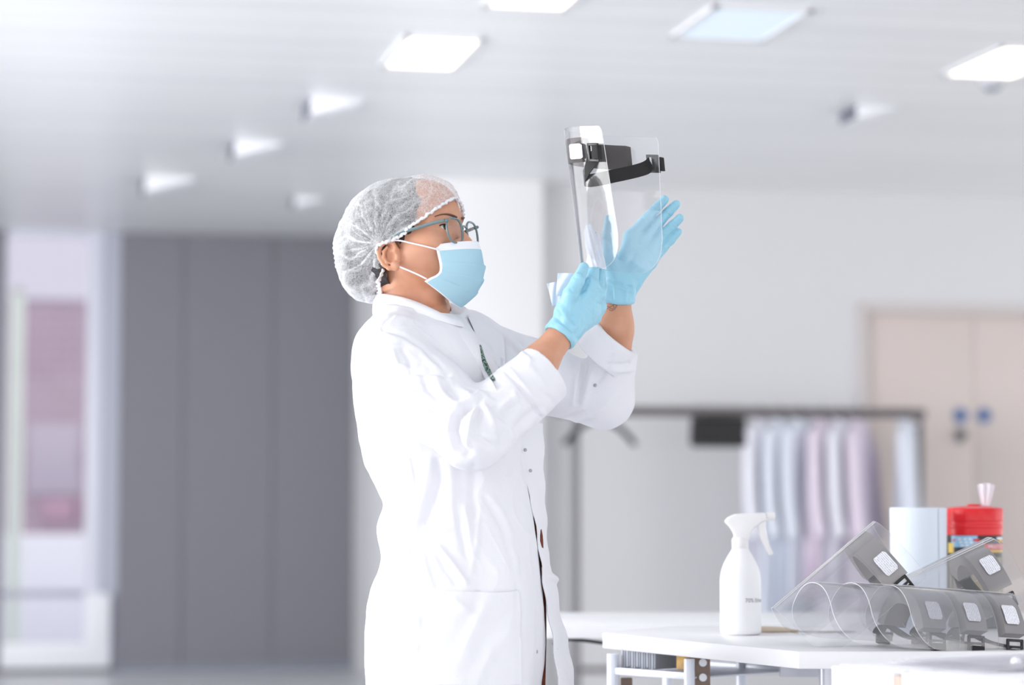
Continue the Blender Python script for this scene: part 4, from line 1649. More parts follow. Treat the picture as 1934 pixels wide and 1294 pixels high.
def hand_prims(H, wrist, wr):
    fingers, palm = [], []
    for k, (pts, r) in H.items():
        q = [P(*p) for p in pts]
        fingers.append(chain(q, r))
        if k != 'thumb':
            palm.append(cap(wrist, q[0], wr * 0.72, r[0] * 1.18))
        else:
            palm.append(cap(wrist, q[0], wr * 0.8, r[0]))
    mid = [P(*H[k][0][0]) for k in ('index', 'middle', 'ring', 'little')]
    c = sum(mid) / 4
    palm.append(cap(lerp(wrist, c, 0.35), lerp(wrist, c, 0.75), 0.020, 0.0185))
    palm.append(cap(lerp(wrist, P(*H['thumb'][0][0]), 0.5), lerp(P(*H['thumb'][0][0]), P(*H['index'][0][0]), 0.45), 0.016, 0.011))
    return fingers, palm


FN, PN = hand_prims(HN, W_N, 0.026)
FF, PF = hand_prims(HF, W_F, 0.025)


def hand_sdf(Q, fingers, palm, cen=None, rad=None):
    d = blend(Q, palm, 0.014, cen, rad)
    f = None
    for ch in fingers:
        v = blend(Q, ch, 0.004, cen, rad)
        f = v if f is None else smin(f, v, 0.0025)
    return smin(d, f, 0.007)


HC = H0 + np.array((0, 0, -0.01))


def body_sdf(Q, cen=None, rad=None):
    d = blend(Q, [torso] + ARMS + LEGS, 0.03, cen, rad)
    if cen is None or np.linalg.norm(cen - HC) < rad + 0.24:
        n = blend(Q, neck, 0.03, cen, rad)
        h_ = head_sdf(hl(Q), None if cen is None else hl(cen), rad)
        nh = smin(h_, n, 0.022)
        # the ear stays clear of the neck's blend
        d = smin(d, nh, 0.02)
    for F_, P_, w in ((FN, PN, W_N), (FF, PF, W_F)):
        if cen is None or np.linalg.norm(cen - w) < rad + 0.26:
            d = smin(d, hand_sdf(Q, F_, P_, cen, rad) + 0.0038, 0.004)
    return d


ZK = 1.28          # below this height the lattice is coarser (it is all under clothes)


def body_warp(q):
    q = q.copy()
    low = q[:, 2] < ZK
    q[low, 2] = ZK - (ZK - q[low, 2]) * 5.0
    return q


import time as _t
_t0 = _t.time()
M_skin, nt, b = new_mat('skin')
tc = nt.nodes.new('ShaderNodeTexCoord')
n1 = nt.nodes.new('ShaderNodeTexNoise'); n1.inputs['Scale'].default_value = 28; n1.inputs['Detail'].default_value = 4
rp = nt.nodes.new('ShaderNodeValToRGB')
rp.color_ramp.elements[0].color = lin((205, 147, 116)); rp.color_ramp.elements[0].position = 0.3
rp.color_ramp.elements[1].color = lin((217, 162, 134)); rp.color_ramp.elements[1].position = 0.75
nt.links.new(tc.outputs['Object'], n1.inputs['Vector']); nt.links.new(n1.outputs['Fac'], rp.inputs[0]); nt.links.new(rp.outputs[0], b.inputs['Base Color'])
b.inputs['Roughness'].default_value = 0.5
b.inputs['Subsurface Weight'].default_value = 0.12
b.inputs['Subsurface Radius'].default_value = (0.012, 0.004, 0.002)
b.inputs['Subsurface Scale'].default_value = 0.5
add_bump(nt, b, 900, 0.12, 2, 0.0008)

person = empty('person', (-0.09, 4.57, 0))
tag(person, 'person in white lab coat, hairnet, glasses and blue mask inspecting a visor', 'person')
HB = 0.0017
zlo = ZK - (ZK + 0.01) / 5.0
bV, bF = polygonize(body_sdf, (-0.42, 4.22, zlo), (0.36, 4.80, 1.68), HB, body_warp, smooth=2)
bvh_body = bvh_of(bV, bF)
body_o = make('body', bV, bF, M_skin, person, 180)
print('body', len(bV), round(_t.time() - _t0, 1))

# ------------------------------------------------------------------ face details
M_eye = mat('eye_white', (228, 218, 214), 0.15)
M_iris = mat('iris_brown', (46, 30, 24), 0.1)
M_hair = mat('dark_hair', (36, 30, 32), 0.5, bump=(120, 0.5, 3, 0.003, (1, 1, 6)))
M_lash = mat('lash', (30, 22, 22), 0.6)
M_brow = mat('eyebrow_hair', (116, 88, 76), 0.8)


def uv_sphere(c, r, R=None, n=24, m=16, half=False):
    V, F = [], []
    for i in range(m + 1):
        th = math.pi * i / m
        for j in range(n):
            ph = 2 * math.pi * j / n
            V.append((math.cos(th) * r, math.sin(th) * math.cos(ph) * r, math.sin(th) * math.sin(ph) * r))
    for i in range(m):
        for j in range(n):
            F.append((i * n + j, i * n + (j + 1) % n, (i + 1) * n + (j + 1) % n, (i + 1) * n + j))
    V = np.array(V)
    return V @ (R.T if R is not None else np.eye(3)) + np.asarray(c), F


gaze = np.array((0.9, -0.02, 0.06))
for e in EYE:
    V, F = uv_sphere((0, 0, 0), ER - 0.0004)
    eo = make('eyeball', hw(V + e), F, M_eye, person, 180)
    V, F = [], []
    for i in range(7):
        th = 0.50 * i / 6
        for j in range(20):
            ph = 2 * math.pi * j / 20
            V.append((math.cos(th) * (ER + 0.0002), math.sin(th) * math.cos(ph) * (ER + 0.0002) - 0.0006, math.sin(th) * math.sin(ph) * (ER + 0.0002)))
    for i in range(6):
        for j in range(20):
            F.append((i * 20 + j, i * 20 + (j + 1) % 20, (i + 1) * 20 + (j + 1) % 20, (i + 1) * 20 + j))
    make('iris', hw(np.array(V) + e), F, M_iris, eo, 180)
    s_ = np.sign(e[1])
    pts = []
    for t in np.linspace(-1, 1, 15):
        a = t * 0.0132
        z = 0.001 * t + 0.0046 * math.sqrt(max(0, 1 - (t * 0.98) ** 2)) - 0.0003
        x = math.sqrt(max(1e-6, (ER + 0.0022) ** 2 - a * a - z * z))
        pts.append(hw(e + np.array((x, a * s_, z))))
    MB().tube(pts, [0.0004 + 0.0009 * (0.3 + 0.7 * i / 14) for i in range(15)], 8).build('eyelashes', M_lash, person)
    # brow, laid on the brow ridge
    pts, rad_ = [], []
    for t in np.linspace(0, 1, 14):
        y = s_ * (0.012 + 0.042 * t)
        z = 0.007 + 0.008 * math.sin(t * 2.4) - 0.004 * t
        o = Vector(hw((0.16, y, z)))
        r = bvh_body.ray_cast(o, Vector(-fx))
        if r[0] is not None:
            pts.append(np.array(r[0]) + fx * 0.0002)
            rad_.append(0.0058 * (1 - 0.72 * t) + 0.0004)
    MB().tube(pts, rad_, 8, flat=0.4).build('eyebrow', M_brow, person)

# ------------------------------------------------------------------ hair (under the net) and hairnet
HAIRLINE = [hpx(px, py, y)[[0, 2]] for px, py, y in ((838, 338, 0), (806, 372, -.045), (790, 400, -.062), (783, 425, -.07), (777, 448, -.072), (768, 470, -.073), (757, 478, -.075), (748, 455, -.078), (730, 462, -.078), (722, 490, -.075), (726, 530, -.06), (738, 560, -.04))]
skull = [ell((-0.014, 0, 0.021), (0.1075, 0.0845, 0.0860)), ell((-0.03, 0, -0.03), (0.085, 0.071, 0.075))]
bun = [ell(hpx(692, 502, 0), (0.044, 0.055, 0.058))]


def inside_poly(p, poly):
    x, y = p[:, 0], p[:, 1]
    c = np.zeros(len(p), bool)
    n = len(poly)
    for i in range(n):
        x0, y0 = poly[i]
        x1, y1 = poly[(i + 1) % n]
        m = ((y0 > y) != (y1 > y)) & (x < (x1 - x0) * (y - y0) / (y1 - y0 + 1e-12) + x0)
        c ^= m
    return c


def cut_faces(V, F, drop):
    keep = ~drop[F].any(1)
    F = F[keep]
    used = np.unique(F)
    mp = np.full(len(V), -1)
    mp[used] = np.arange(len(used))
    return V[used], mp[F]


hV, hF = polygonize(lambda Q, c, r: blend(Q, skull + bun, 0.02, c, r), (-0.18, -0.11, -0.16), (0.12, 0.11, 0.13), 0.0028)
poly = [tuple(p) for p in HAIRLINE] + [(0.05, -0.3), (0.4, -0.3), (0.4, 0.2), (HAIRLINE[0][0] + 0.02, 0.2)]
drop = inside_poly(hV[:, [0, 2]], poly)
N = normals(hV, hF)
hV = hV + N * (0.0012 * np.sin(hV[:, 0:1] * 260 + hV[:, 2:3] * 120 + 4 * vnoise(hV, 25)[:, None]))
hV2, hF2 = cut_faces(hV, hF, drop)
make('hair', hw(hV2), hF2, M_hair, person, 180)

# net: thin crumpled non-woven fabric
netp = [ell(hpx(764, 429, 0), (0.112, 0.093, 0.092)), ell(hpx(737, 440, 0), (0.096, 0.090, 0.092))]
bagp = [ell(hpx(694, 506, 0), (0.052, 0.066, 0.067)), ell(hpx(688, 470, 0), (0.050, 0.070, 0.06))]
frontp = [ell((0.050, 0, 0.046), (0.0465, 0.076, 0.054))]
CUTPX = ((866, 374, 0.0), (858, 377, -.025), (842, 385, -.045), (822, 398, -.058), (800, 413, -.068), (780, 428, -.076), (762, 441, -.081), (745, 452, -.085), (728, 459, -.087), (717, 466, -.087), (713, 482, -.085), (713, 505, -.080), (714, 528, -.072), (716, 545, -.060), (719, 552, -.03), (722, 555, 0))
CUT = np.array([hpx(*c) for c in CUTPX])
z0_ = hpx(862, 375, 0.0)[2]
r_ = bvh_body.ray_cast(Vector(hw((0.25, 0, z0_))), Vector(-fx))
if r_[0] is not None:
    CUT[0] = hl(np.array(r_[0])) + np.array((0.004, 0, 0))
CUTPX_F = ((852, 379), (838, 387), (820, 399), (800, 413), (780, 428))
for k_, (a_, b_) in enumerate(CUTPX_F):
    h_, n_ = hit(bvh_body, a_, b_)
    if h_ is not None:
        CUT[k_ + 1] = hl(h_ + n_ * 0.004)
nV, nF = polygonize(lambda Q, c, r: blend(Q, netp + bagp + frontp, 0.022, c, r), (-0.20, -0.13, -0.20), (0.14, 0.13, 0.15), 0.0022)
poly = [tuple(p[[0, 2]]) for p in CUT] + [(-0.02, -0.4), (0.4, -0.4), (0.4, 0.055)]
drop = inside_poly(nV[:, [0, 2]], poly)
N = normals(nV, nF)
gp = hpx(712, 462, -0.087)
ang = np.arctan2(nV[:, 2] - gp[2], -(nV[:, 0] - gp[0]))
dist = np.hypot(nV[:, 2] - gp[2], nV[:, 0] - gp[0])
fade = np.clip(dist / 0.02, 0, 1) * np.exp(-dist / 0.09)
w1 = vnoise(nV, 30, 3)
back = (nV[:, 0] < 0.0)
cre = (np.abs(np.sin(ang * 7.5 + 1.6 * w1)) ** 0.5 - 0.6) * 0.0055 * fade
cre += (np.abs(np.sin(ang * 17 + 2.5 * vnoise(nV, 45, 4))) - 0.5) * 0.0016 * fade
cre += 0.0012 * vnoise(nV, 70, 5) + 0.0022 * vnoise(nV, 22, 6)
# soft pleats that run back from the elastic over the crown
a2 = np.arctan2(nV[:, 1], nV[:, 2] + 0.02)
cre += 0.0010 * np.sin(a2 * 34 + 3 * w1)
gath = np.clip(np.abs(np.sin(ang * 7.5 + 1.6 * w1 + 0.25)) ** 0.5 * -1 + 0.62, 0, 1) * 2.2 * np.clip(fade * 1.6, 0, 1)
gath += np.clip(np.sin(ang * 23 + 5 * vnoise(nV, 40, 8)) - 0.72, 0, 1) * 1.6 * np.clip(fade * 1.4, 0, 1)
gath += np.clip(np.sin(a2 * 40 + 6 * vnoise(nV, 30, 9)) - 0.8, 0, 1) * 1.2 * np.clip(vnoise(nV, 35, 10), 0, 1)
gath += np.clip(1 - dist / 0.016, 0, 1)
nV = nV + N * cre[:, None]
# the silhouette bulge where the bag hangs over the nape
nV2, nF2 = cut_faces(nV, nF, drop)

m = bpy.data.materials.new('hairnet_fabric')
m.use_nodes = True
nt = m.node_tree
nt.nodes.clear()
out = nt.nodes.new('ShaderNodeOutputMaterial')
tc = nt.nodes.new('ShaderNodeTexCoord')


def fibre(scale, stretch, rot, th, seed):
    mp = nt.nodes.new('ShaderNodeMapping')
    mp.inputs['Scale'].default_value = stretch
    mp.inputs['Rotation'].default_value = rot
    mp.inputs['Location'].default_value = (seed, seed * 2, seed * 3)
    dn = nt.nodes.new('ShaderNodeTexNoise')
    dn.inputs['Scale'].default_value = 25
    ad = nt.nodes.new('ShaderNodeMixRGB')
    ad.blend_type = 'ADD'
    ad.inputs[0].default_value = 0.016
    nt.links.new(tc.outputs['Object'], dn.inputs['Vector'])
    nt.links.new(tc.outputs['Object'], ad.inputs[1])
    nt.links.new(dn.outputs['Color'], ad.inputs[2])
    nt.links.new(ad.outputs[0], mp.inputs['Vector'])
    vo = nt.nodes.new('ShaderNodeTexVoronoi')
    vo.feature = 'DISTANCE_TO_EDGE'
    vo.inputs['Scale'].default_value = scale
    nt.links.new(mp.outputs[0], vo.inputs['Vector'])
    cr = nt.nodes.new('ShaderNodeMapRange')
    cr.inputs['From Min'].default_value = th
    cr.inputs['From Max'].default_value = th * 0.25
    nt.links.new(vo.outputs['Distance'], cr.inputs['Value'])
    return cr.outputs[0]


f1 = fibre(230, (1, 1, 0.5), (0.3, 0.5, 0.2), 0.060, 0.1)
f2 = fibre(260, (0.45, 1, 1), (0.2, -0.6, 0.5), 0.055, 0.7)
f3 = fibre(130, (1, 0.5, 1), (1.0, 0.2, 0.9), 0.030, 1.3)
mxm = nt.nodes.new('ShaderNodeMath'); mxm.operation = 'MAXIMUM'
mx2 = nt.nodes.new('ShaderNodeMath'); mx2.operation = 'MAXIMUM'
nt.links.new(f1, mxm.inputs[0]); nt.links.new(f2, mxm.inputs[1])
nt.links.new(mxm.outputs[0], mx2.inputs[0]); nt.links.new(f3, mx2.inputs[1])
blot = nt.nodes.new('ShaderNodeTexNoise'); blot.inputs['Scale'].default_value = 60; blot.inputs['Detail'].default_value = 3
nt.links.new(tc.outputs['Object'], blot.inputs['Vector'])
br_ = nt.nodes.new('ShaderNodeMapRange')
br_.inputs['From Min'].default_value = 0.35; br_.inputs['From Max'].default_value = 0.7
br_.inputs['To Min'].default_value = 0.20; br_.inputs['To Max'].default_value = 0.36
nt.links.new(blot.outputs['Fac'], br_.inputs['Value'])
al = nt.nodes.new('ShaderNodeMath'); al.operation = 'MULTIPLY_ADD'; al.inputs[1].default_value = 0.30
nt.links.new(mx2.outputs[0], al.inputs[0]); nt.links.new(br_.outputs[0], al.inputs[2])
# fabric seen at a slant is denser
lw = nt.nodes.new('ShaderNodeLayerWeight'); lw.inputs['Blend'].default_value = 0.35
al2 = nt.nodes.new('ShaderNodeMath'); al2.operation = 'MULTIPLY_ADD'; al2.inputs[1].default_value = 0.28; al2.use_clamp = True
nt.links.new(lw.outputs['Facing'], al2.inputs[0]); nt.links.new(al.outputs[0], al2.inputs[2])
df = nt.nodes.new('ShaderNodeBsdfDiffuse'); df.inputs['Color'].default_value = (0.9, 0.91, 0.93, 1)
tl = nt.nodes.new('ShaderNodeBsdfTranslucent'); tl.inputs['Color'].default_value = (0.9, 0.91, 0.93, 1)
ms = nt.nodes.new('ShaderNodeMixShader'); ms.inputs[0].default_value = 0.3
nt.links.new(df.outputs[0], ms.inputs[1]); nt.links.new(tl.outputs[0], ms.inputs[2])
tr = nt.nodes.new('ShaderNodeBsdfTransparent')
mo = nt.nodes.new('ShaderNodeMixShader')
at = nt.nodes.new('ShaderNodeAttribute'); at.attribute_name = 'gather'
al3 = nt.nodes.new('ShaderNodeMath'); al3.operation = 'MULTIPLY_ADD'; al3.inputs[1].default_value = 0.55; al3.use_clamp = True
nt.links.new(at.outputs['Fac'], al3.inputs[0]); nt.links.new(al2.outputs[0], al3.inputs[2])
nt.links.new(al3.outputs[0], mo.inputs[0]); nt.links.new(tr.outputs[0], mo.inputs[1]); nt.links.new(ms.outputs[0], mo.inputs[2])
nt.links.new(mo.outputs[0], out.inputs['Surface'])
M_net = m
net = make('hairnet', hw(nV2), nF2, M_net, person, 180)
used_ = np.unique(nF[~drop[nF].any(1)])
ga_ = net.data.attributes.new('gather', 'FLOAT', 'POINT')
if len(ga_.data) == len(used_):
    ga_.data.foreach_set('value', gath[used_].astype(np.float32))
else:
    print('gather mismatch', len(ga_.data), len(used_))
tag(net, 'white non-woven bouffant hairnet')
# ruffled elastic along the opening, both sides
nbvh = bvh_of(nV, nF)
M_frill = mat('hairnet_elastic', (240, 240, 244), 0.9, bump=(300, 0.4, 2, 0.002))
S = spline(CUT, 110)
near_, far_ = [], []
for i, p in enumerate(S):
    q = p.copy()
    r = nbvh.ray_cast(Vector((p[0], -0.2, p[2])), Vector((0, 1, 0)))
    if r[0] is not None and abs(r[0][1] - p[1]) < 0.035:
        q[1] = r[0][1]
    r2 = bvh_body.ray_cast(Vector(hw((p[0], -0.2, p[2]))), Vector(fy))
    if r2[0] is not None and i < 75:
        q[1] = min(q[1], hl(np.array(r2[0]))[1] - 0.003)
    near_.append(q)
near_ = np.array(near_)
near_[:, 1] = np.convolve(np.pad(near_[:, 1], 4, mode='edge'), np.ones(9) / 9, 'valid')
loop = np.vstack([near_[::-1][:-1], near_ * np.array((1, -1, 1))])
k = np.arange(len(loop))
loop = loop + np.stack([0.0012 * np.sin(k * 2.1), 0.0014 * np.cos(k * 1.7), 0.0012 * np.sin(k * 1.3)], 1)
rr_ = [0.0034 + 0.0011 * math.sin(i * 2.3) for i in range(len(loop))]
el = MB().tube([hw(p) for p in loop], rr_, 8, flat=0.75).build('elastic_edge', M_frill, net, smooth=180)

# ------------------------------------------------------------------ glasses
M_gl = mat('teal_grey_acetate', (104, 128, 132), 0.2, spec=0.6, coat=0.4)
M_lens = clear_plastic('lens', (0.96, 0.97, 0.975), ior=1.5)
gla = None
frame = MB()
LC = []
XB, ZL = 0.1115, -0.0225
for s_ in (-1, 1):
    pts = []
    for a in np.linspace(0, 2 * math.pi, 48, endpoint=False):
        c, s2 = math.cos(a), math.sin(a)
        y = math.copysign(abs(c) ** 0.72, c) * 0.0255
        z = math.copysign(abs(s2) ** 0.8, s2) * 0.0235
        if s2 < 0:
            y *= 1 - 0.10 * abs(s2)
        pts.append(np.array((XB - 0.10 * (abs(y + s_ * 0.0) if False else 0) - 0.12 * max(0, s_ * (s_ * 0.035 + y) - 0.02), s_ * 0.035 + y, ZL + z)))
    LC.append(pts)
    frame.tube([hw(p) for p in pts], 0.0021, 8, closed=True)
bp_ = [np.array((XB + 0.0008, y, ZL + 0.0075 + 0.004 * (1 - (y / 0.011) ** 2))) for y in np.linspace(-0.0105, 0.0105, 9)]
frame.tube([hw(p) for p in bp_], 0.0021, 8)
gla = frame.build('glasses', M_gl, person, smooth=180)
tag(gla, 'teal grey framed glasses')
for s_, pts in zip((-1, 1), LC):
    c = sum(pts) / len(pts)
    V = [hw(c + np.array((0.0012, 0, 0)))]
    F = []
    for q, k in ((0.5, 0), (0.97, 1)):
        V += [hw(c + (p - c) * q + np.array((0.0010 * (1 - q), 0, 0))) for p in pts]
    n = len(pts)
    for i in range(n):
        j = (i + 1) % n
        F.append((0, 1 + i, 1 + j))
        F.append((1 + i, 1 + n + i, 1 + n + j, 1 + j))
    make('lens', V, F, M_lens, gla, 180)
    hinge = np.array((XB - 0.006, s_ * 0.0625, ZL + 0.0175))
    tp = spline([hinge, (0.085, s_ * 0.069, ZL + 0.0165), (0.045, s_ * 0.0765, ZL + 0.0125), (0.010, s_ * 0.0815, ZL + 0.009), (-0.012, s_ * 0.083, ZL)], 24)
    tmp = MB().tube([hw(p) for p in tp], [0.0032] * 24, 10, flat=1.0)
    tmp.build('temple', M_gl, gla, smooth=180)
    MB().tube([hw((XB - 0.0015, s_ * 0.0585, ZL + 0.0165)), hw(hinge)], 0.0031, 10).build('hinge', M_gl, gla, smooth=180)

# ------------------------------------------------------------------ face mask
M_mask = mat('blue_nonwoven', (172, 210, 226), 0.9, bump=(350, 0.25, 2, 0.0015))
M_maskw = mat('white_nonwoven', (240, 242, 248), 0.9, bump=(350, 0.25, 2, 0.0015))
mid = np.array([hpx(px, py, 0) for px, py in ((899, 456), (907, 478), (909, 500), (908, 522), (901, 547), (886, 567), (868, 582))])
edge = np.array([hpx(px, py, y) for px, py, y in ((822, 462, -.0560), (826, 480, -.0585), (830, 498, -.0605), (830, 512, -.0625), (823, 520, -.064), (812, 525, -.0645), (802, 531, -.0635))])
nr, nc = 61, 49
tr_ = np.linspace(0, 1, nr)
mid_s = np.stack([np.interp(tr_, np.linspace(0, 1, nr), spline(mid, nr)[:, k]) for k in range(3)], 1)
edg_s = spline(edge, nr)
G = np.zeros((nr, nc, 3))
for i in range(nr):
    for j in range(nc):
        s_ = -1 + 2 * j / (nc - 1)
        a = abs(s_)
        e = edg_s[i]
        mloc = mid_s[i]
        x = mloc[0] + (e[0] - mloc[0]) * a ** 1.75
        y = math.copysign(1, s_) * abs(e[1]) * (a ** 0.85)
        z = mloc[2] + (e[2] - mloc[2]) * a ** 1.35
        t = tr_[i]
        # three soft pleats
        pl = 0
        for q, am in ((0.36, 0.0034), (0.56, 0.0036), (0.76, 0.0034)):
            dlt = (t - q + 0.03 * a) / 0.085
            pl += am * (math.exp(-max(dlt, 0) ** 2 * 1.5) if dlt > 0 else math.exp(-(dlt * 4.5) ** 2)) * (1 - a ** 4)
        wob = 0.0010 * math.sin(9 * s_ + 14 * t) * (1 - a)
        G[i, j] = (x + pl + wob, y * (1 + 0.4 * pl / 0.06), z)
Gw = H0 + G @ RH.T
V = Gw.reshape(-1, 3)
F, fm = [], []
for i in range(nr - 1):
    for j in range(nc - 1):
        F.append((i * nc + j, (i + 1) * nc + j, (i + 1) * nc + j + 1, i * nc + j + 1))
        fm.append(1 if (i < 7 or i > nr - 3 or j < 1 or j > nc - 3) else 0)
mask = make('face_mask', V, F, M_mask, person, 60, mats=[M_mask, M_maskw], fm=fm)
tag(mask, 'pleated light blue surgical face mask with white edges')
for f_ in mask.data.polygons:
    pass
sol = mask.modifiers.new('thickness', 'SOLIDIFY')
sol.thickness = 0.0012
sol.offset = 0
# ear loops, glued on with small welds
for sgn in (-1, 1):
    mir = np.array((1, -sgn, 1))
    up_ = [hpx(829, 472, -.0590), hpx(806, 466, -.0690), hpx(780, 460, -.0760), hpx(750, 454, -.0835), hpx(732, 458, -.088)]
    lo_ = [hpx(806, 527, -.0655), hpx(790, 519, -.0700), hpx(772, 511, -.0750), hpx(752, 503, -.0800)]
    MB().tube([hw(p * mir) for p in spline(up_, 20)], 0.0016, 8).build('ear_loop', M_maskw, mask, smooth=180)
    MB().tube([hw(p * mir) for p in spline(lo_, 16)], 0.0016, 8).build('ear_loop', M_maskw, mask, smooth=180)

# ------------------------------------------------------------------ gloves
M_glove = mat('blue_nitrile', (156, 210, 230), 0.42, spec=0.45, bump=(60, 0.22, 3, 0.004))


GF_N = [([(1040, 590), (1055, 604), (1075, 622), (1092, 640)], 4, -2.2), ([(1044, 582), (1060, 596), (1082, 614), (1094, 628)], 5, 1.6), ([(1058, 580), (1070, 600), (1078, 618)], 4, 1.5), ([(1066, 576), (1080, 598), (1088, 622)], 4, -1.3), ([(1078, 578), (1088, 600), (1092, 618)], 4, 1.4), ([(1096, 590), (1102, 606)], 4, 1.2),
        ([(1078, 548), (1092, 556), (1104, 546), (1112, 530)], 4, -2.6), ([(1082, 522), (1094, 526)], 3, -1.2), ([(1086, 516), (1098, 519)], 3, 1.0), ([(1118, 520), (1134, 530)], 5, -1.4), ([(1128, 545), (1140, 552)], 4, -1.5), ([(1126, 572), (1138, 578)], 4, -1.5), ([(1040, 604), (1062, 616), (1088, 634)], 3, 1.2)]
GF_F = [([(1146, 524), (1160, 532), (1180, 540), (1200, 546)], 4, -2.4), ([(1146, 534), (1165, 541), (1190, 550)], 4, 1.8), ([(1157, 542), (1158, 566)], 3, -1.4), ([(1161, 542), (1162, 566)], 3, 1.2), ([(1184, 546), (1181, 568)], 3, 1.4), ([(1188, 546), (1186, 568)], 3, -1.0), ([(1162, 505), (1185, 500), (1200, 480)], 6, -1.6), ([(1200, 460), (1220, 470), (1232, 486)], 5, -1.2), ([(1180, 520), (1205, 505), (1225, 490)], 7, 1.0),
        ([(1214, 412), (1226, 422)], 3, -1.1), ([(1236, 390), (1246, 400)], 2.5, -1.0), ([(1236, 420), (1248, 430)], 3, -1.1), ([(1256, 400), (1267, 409)], 2.5, -1.0), ([(1248, 442), (1258, 450)], 3, -1.1), ([(1266, 424), (1275, 433)], 2.5, -1.0), ([(1248, 466), (1256, 474)], 3, -1.0)]


def glove(fingers, palm, wrist, fore, wr, name_lo, name_hi, folds, cuffw, hem_tilt=0.0):
    ax = wrist - fore
    ax = ax / np.linalg.norm(ax)
    c0 = wrist - ax * cuffw
    cuff = [cap(wrist + ax * 0.02, c0, wr * 0.93, wr * 1.13)]
    rim = ring(c0, ax, wr * 1.09, 0.0036, 1.7)

    def fn(Q, cen=None, rad=None):
        d = hand_sdf(Q, fingers, palm, cen, rad) - 0.0008
        d = smin(d, blend(Q, cuff, 0.01, cen, rad), 0.012)
        d = np.maximum(d, -((Q - c0) @ ax))
        d = smin(d, rim.f(Q), 0.003)
        # gathered folds round the wrist
        h_ = (Q - wrist) @ ax
        q = Q - wrist - h_[:, None] * ax
        th = np.arctan2(q @ np.cross(ax, (0, 1.0, 0)), q[:, 1])
        d = d - 0.0013 * np.exp(-((h_ - 0.016) / 0.016) ** 2) * np.sin(th * 9 + 60 * h_)
        return d
    V, F = polygonize(fn, name_lo, name_hi, 0.0015, smooth=1)
    N = normals(V, F)
    dd = 0.0004 * vnoise(V, 110, 2) + 0.0003 * vnoise(V, 240, 5)
    for ch in fingers:
        for a_, c_ in zip(ch[:-1], ch[1:]):
            j_ = a_.c * 2 - (ch[0].c if False else a_.c)
        for s1, s2 in zip(ch[:-1], ch[1:]):
            u_ = (s2.c - s1.c) / np.linalg.norm(s2.c - s1.c)
            jn = (s1.c + s2.c) / 2
            al_ = (V - jn) @ u_
            ds = np.linalg.norm(V - jn, axis=1)
            dd = dd + 0.0007 * np.sin(al_ * 1500) * np.exp(-(ds / 0.0115) ** 2)
    dd = dd + fold_field(V, N, folds or [], 0.001)
    V = V + N * dd[:, None]
    o = make('glove', V, F, M_glove, person, 180)
    return o, V, F


lo_n = np.minimum(P(1010, 680, 4.36), P(1010, 680, 4.62)); hi_n = np.maximum(P(1160, 410, 4.36), P(1160, 410, 4.62))
lo_n[1], hi_n[1] = 4.37, 4.60
g1, g1V, g1F = glove(FN, PN, W_N, E_N, 0.0262, lo_n, hi_n, GF_N, 0.004)
tag(g1, 'blue nitrile glove gripping the visor and wipe')
lo_f = P(1115, 610, 4.66); hi_f = P(1310, 355, 4.66)
lo_f[1], hi_f[1] = 4.57, 4.72
g2, g2V, g2F = glove(FF, PF, W_F, E_F, 0.0275, lo_f, hi_f, GF_F, 0.005)
tag(g2, 'blue nitrile glove, open palm behind the visor')

# small line tattoo on the far wrist
tat = MB()
M_tat = mat('tattoo_ink', (112, 92, 90), 0.6)
for pl in (((1142, 575), (1148, 579), (1154, 579), (1160, 575), (1165, 577)), ((1146, 584), (1151, 581), (1156, 584), (1160, 581), (1158, 577)), ((1150, 585), (1155, 587), (1161, 584), (1166, 576)), ((1142, 580), (1144, 588))):
    pts = []
    for px, py in spline([(a, b_, 0) for a, b_ in pl], 14)[:, :2]:
        h_, n_ = hit(bvh_body, px, py)
        if h_ is not None:
            pts.append(h_ + n_ * 0.0001)
    if len(pts) > 3:
        tat.tube(pts, 0.0009, 6, flat=0.4)
if tat.v:
    tag(tat.build('tattoo', M_tat, person, smooth=180), 'small dark line tattoo on the far wrist')
print('face, gloves', round(_t.time() - _t0, 1))

# ------------------------------------------------------------------ lab coat
M_coat = mat('white_cotton', (234, 234, 239), 0.9, spec=0.2, bump=(24, 0.35, 4, 0.006))
CT_ = np.array([  # py, left px, right px, half depth
    (596, 722, 862, .080), (612, 708, 884, .125), (640, 684, 905, .155), (690, 665, 945, .168), (750, 667, 975, .160), (820, 677, 985, .155),
    (880, 690, 988, .150), (920, 711, 996, .148), (955, 728, 1003, .147), (978, 718, 1007, .150), (992, 711, 1010, .152), (1015, 714, 1013, .152), (1050, 721, 1017, .158), (1075, 717, 1020, .165),
    (1105, 703, 1022, .176), (1150, 695, 1026, .186), (1200, 692, 1029, .192), (1250, 692, 1027, .195), (1294, 696, 1019, .195), (1500, 690, 1030, .205), (1560, 690, 1034, .21)])
coat_t = lofted(CT_, 0.0, pw=2.7)
E_Ns = P(893, 818, 4.34)
C_N = P(1030, 704, 4.40)
axn = C_N - E_Ns
axn /= np.linalg.norm(axn)
E_Fs = P(1140, 752, 4.715)
C_F = P(1166, 640, 4.655)
axf = np.array((0.60, -0.22, 0.72)); axf /= np.linalg.norm(axf)
S_Nc = P(746, 698, 4.425)
SLN = chain([S_Nc, lerp(S_Nc, E_Ns, 0.5), E_Ns], [0.080, 0.074, 0.064]) + chain([E_Ns, lerp(E_Ns, C_N, 0.5), C_N], [0.064, 0.056, 0.047])
S_Fc = P(884, 672, 4.725)
SLF = chain([S_Fc, lerp(S_Fc, E_Fs, 0.5), E_Fs], [0.078, 0.068, 0.056]) + chain([E_Fs, C_F], [0.056, 0.043])
extra = [cap(P(760, 615, 4.55), P(742, 660, 4.46), 0.045, 0.07), cap(P(800, 605, 4.60), P(880, 645, 4.70), 0.045, 0.062)]
CB = C_N - axn * 0.075
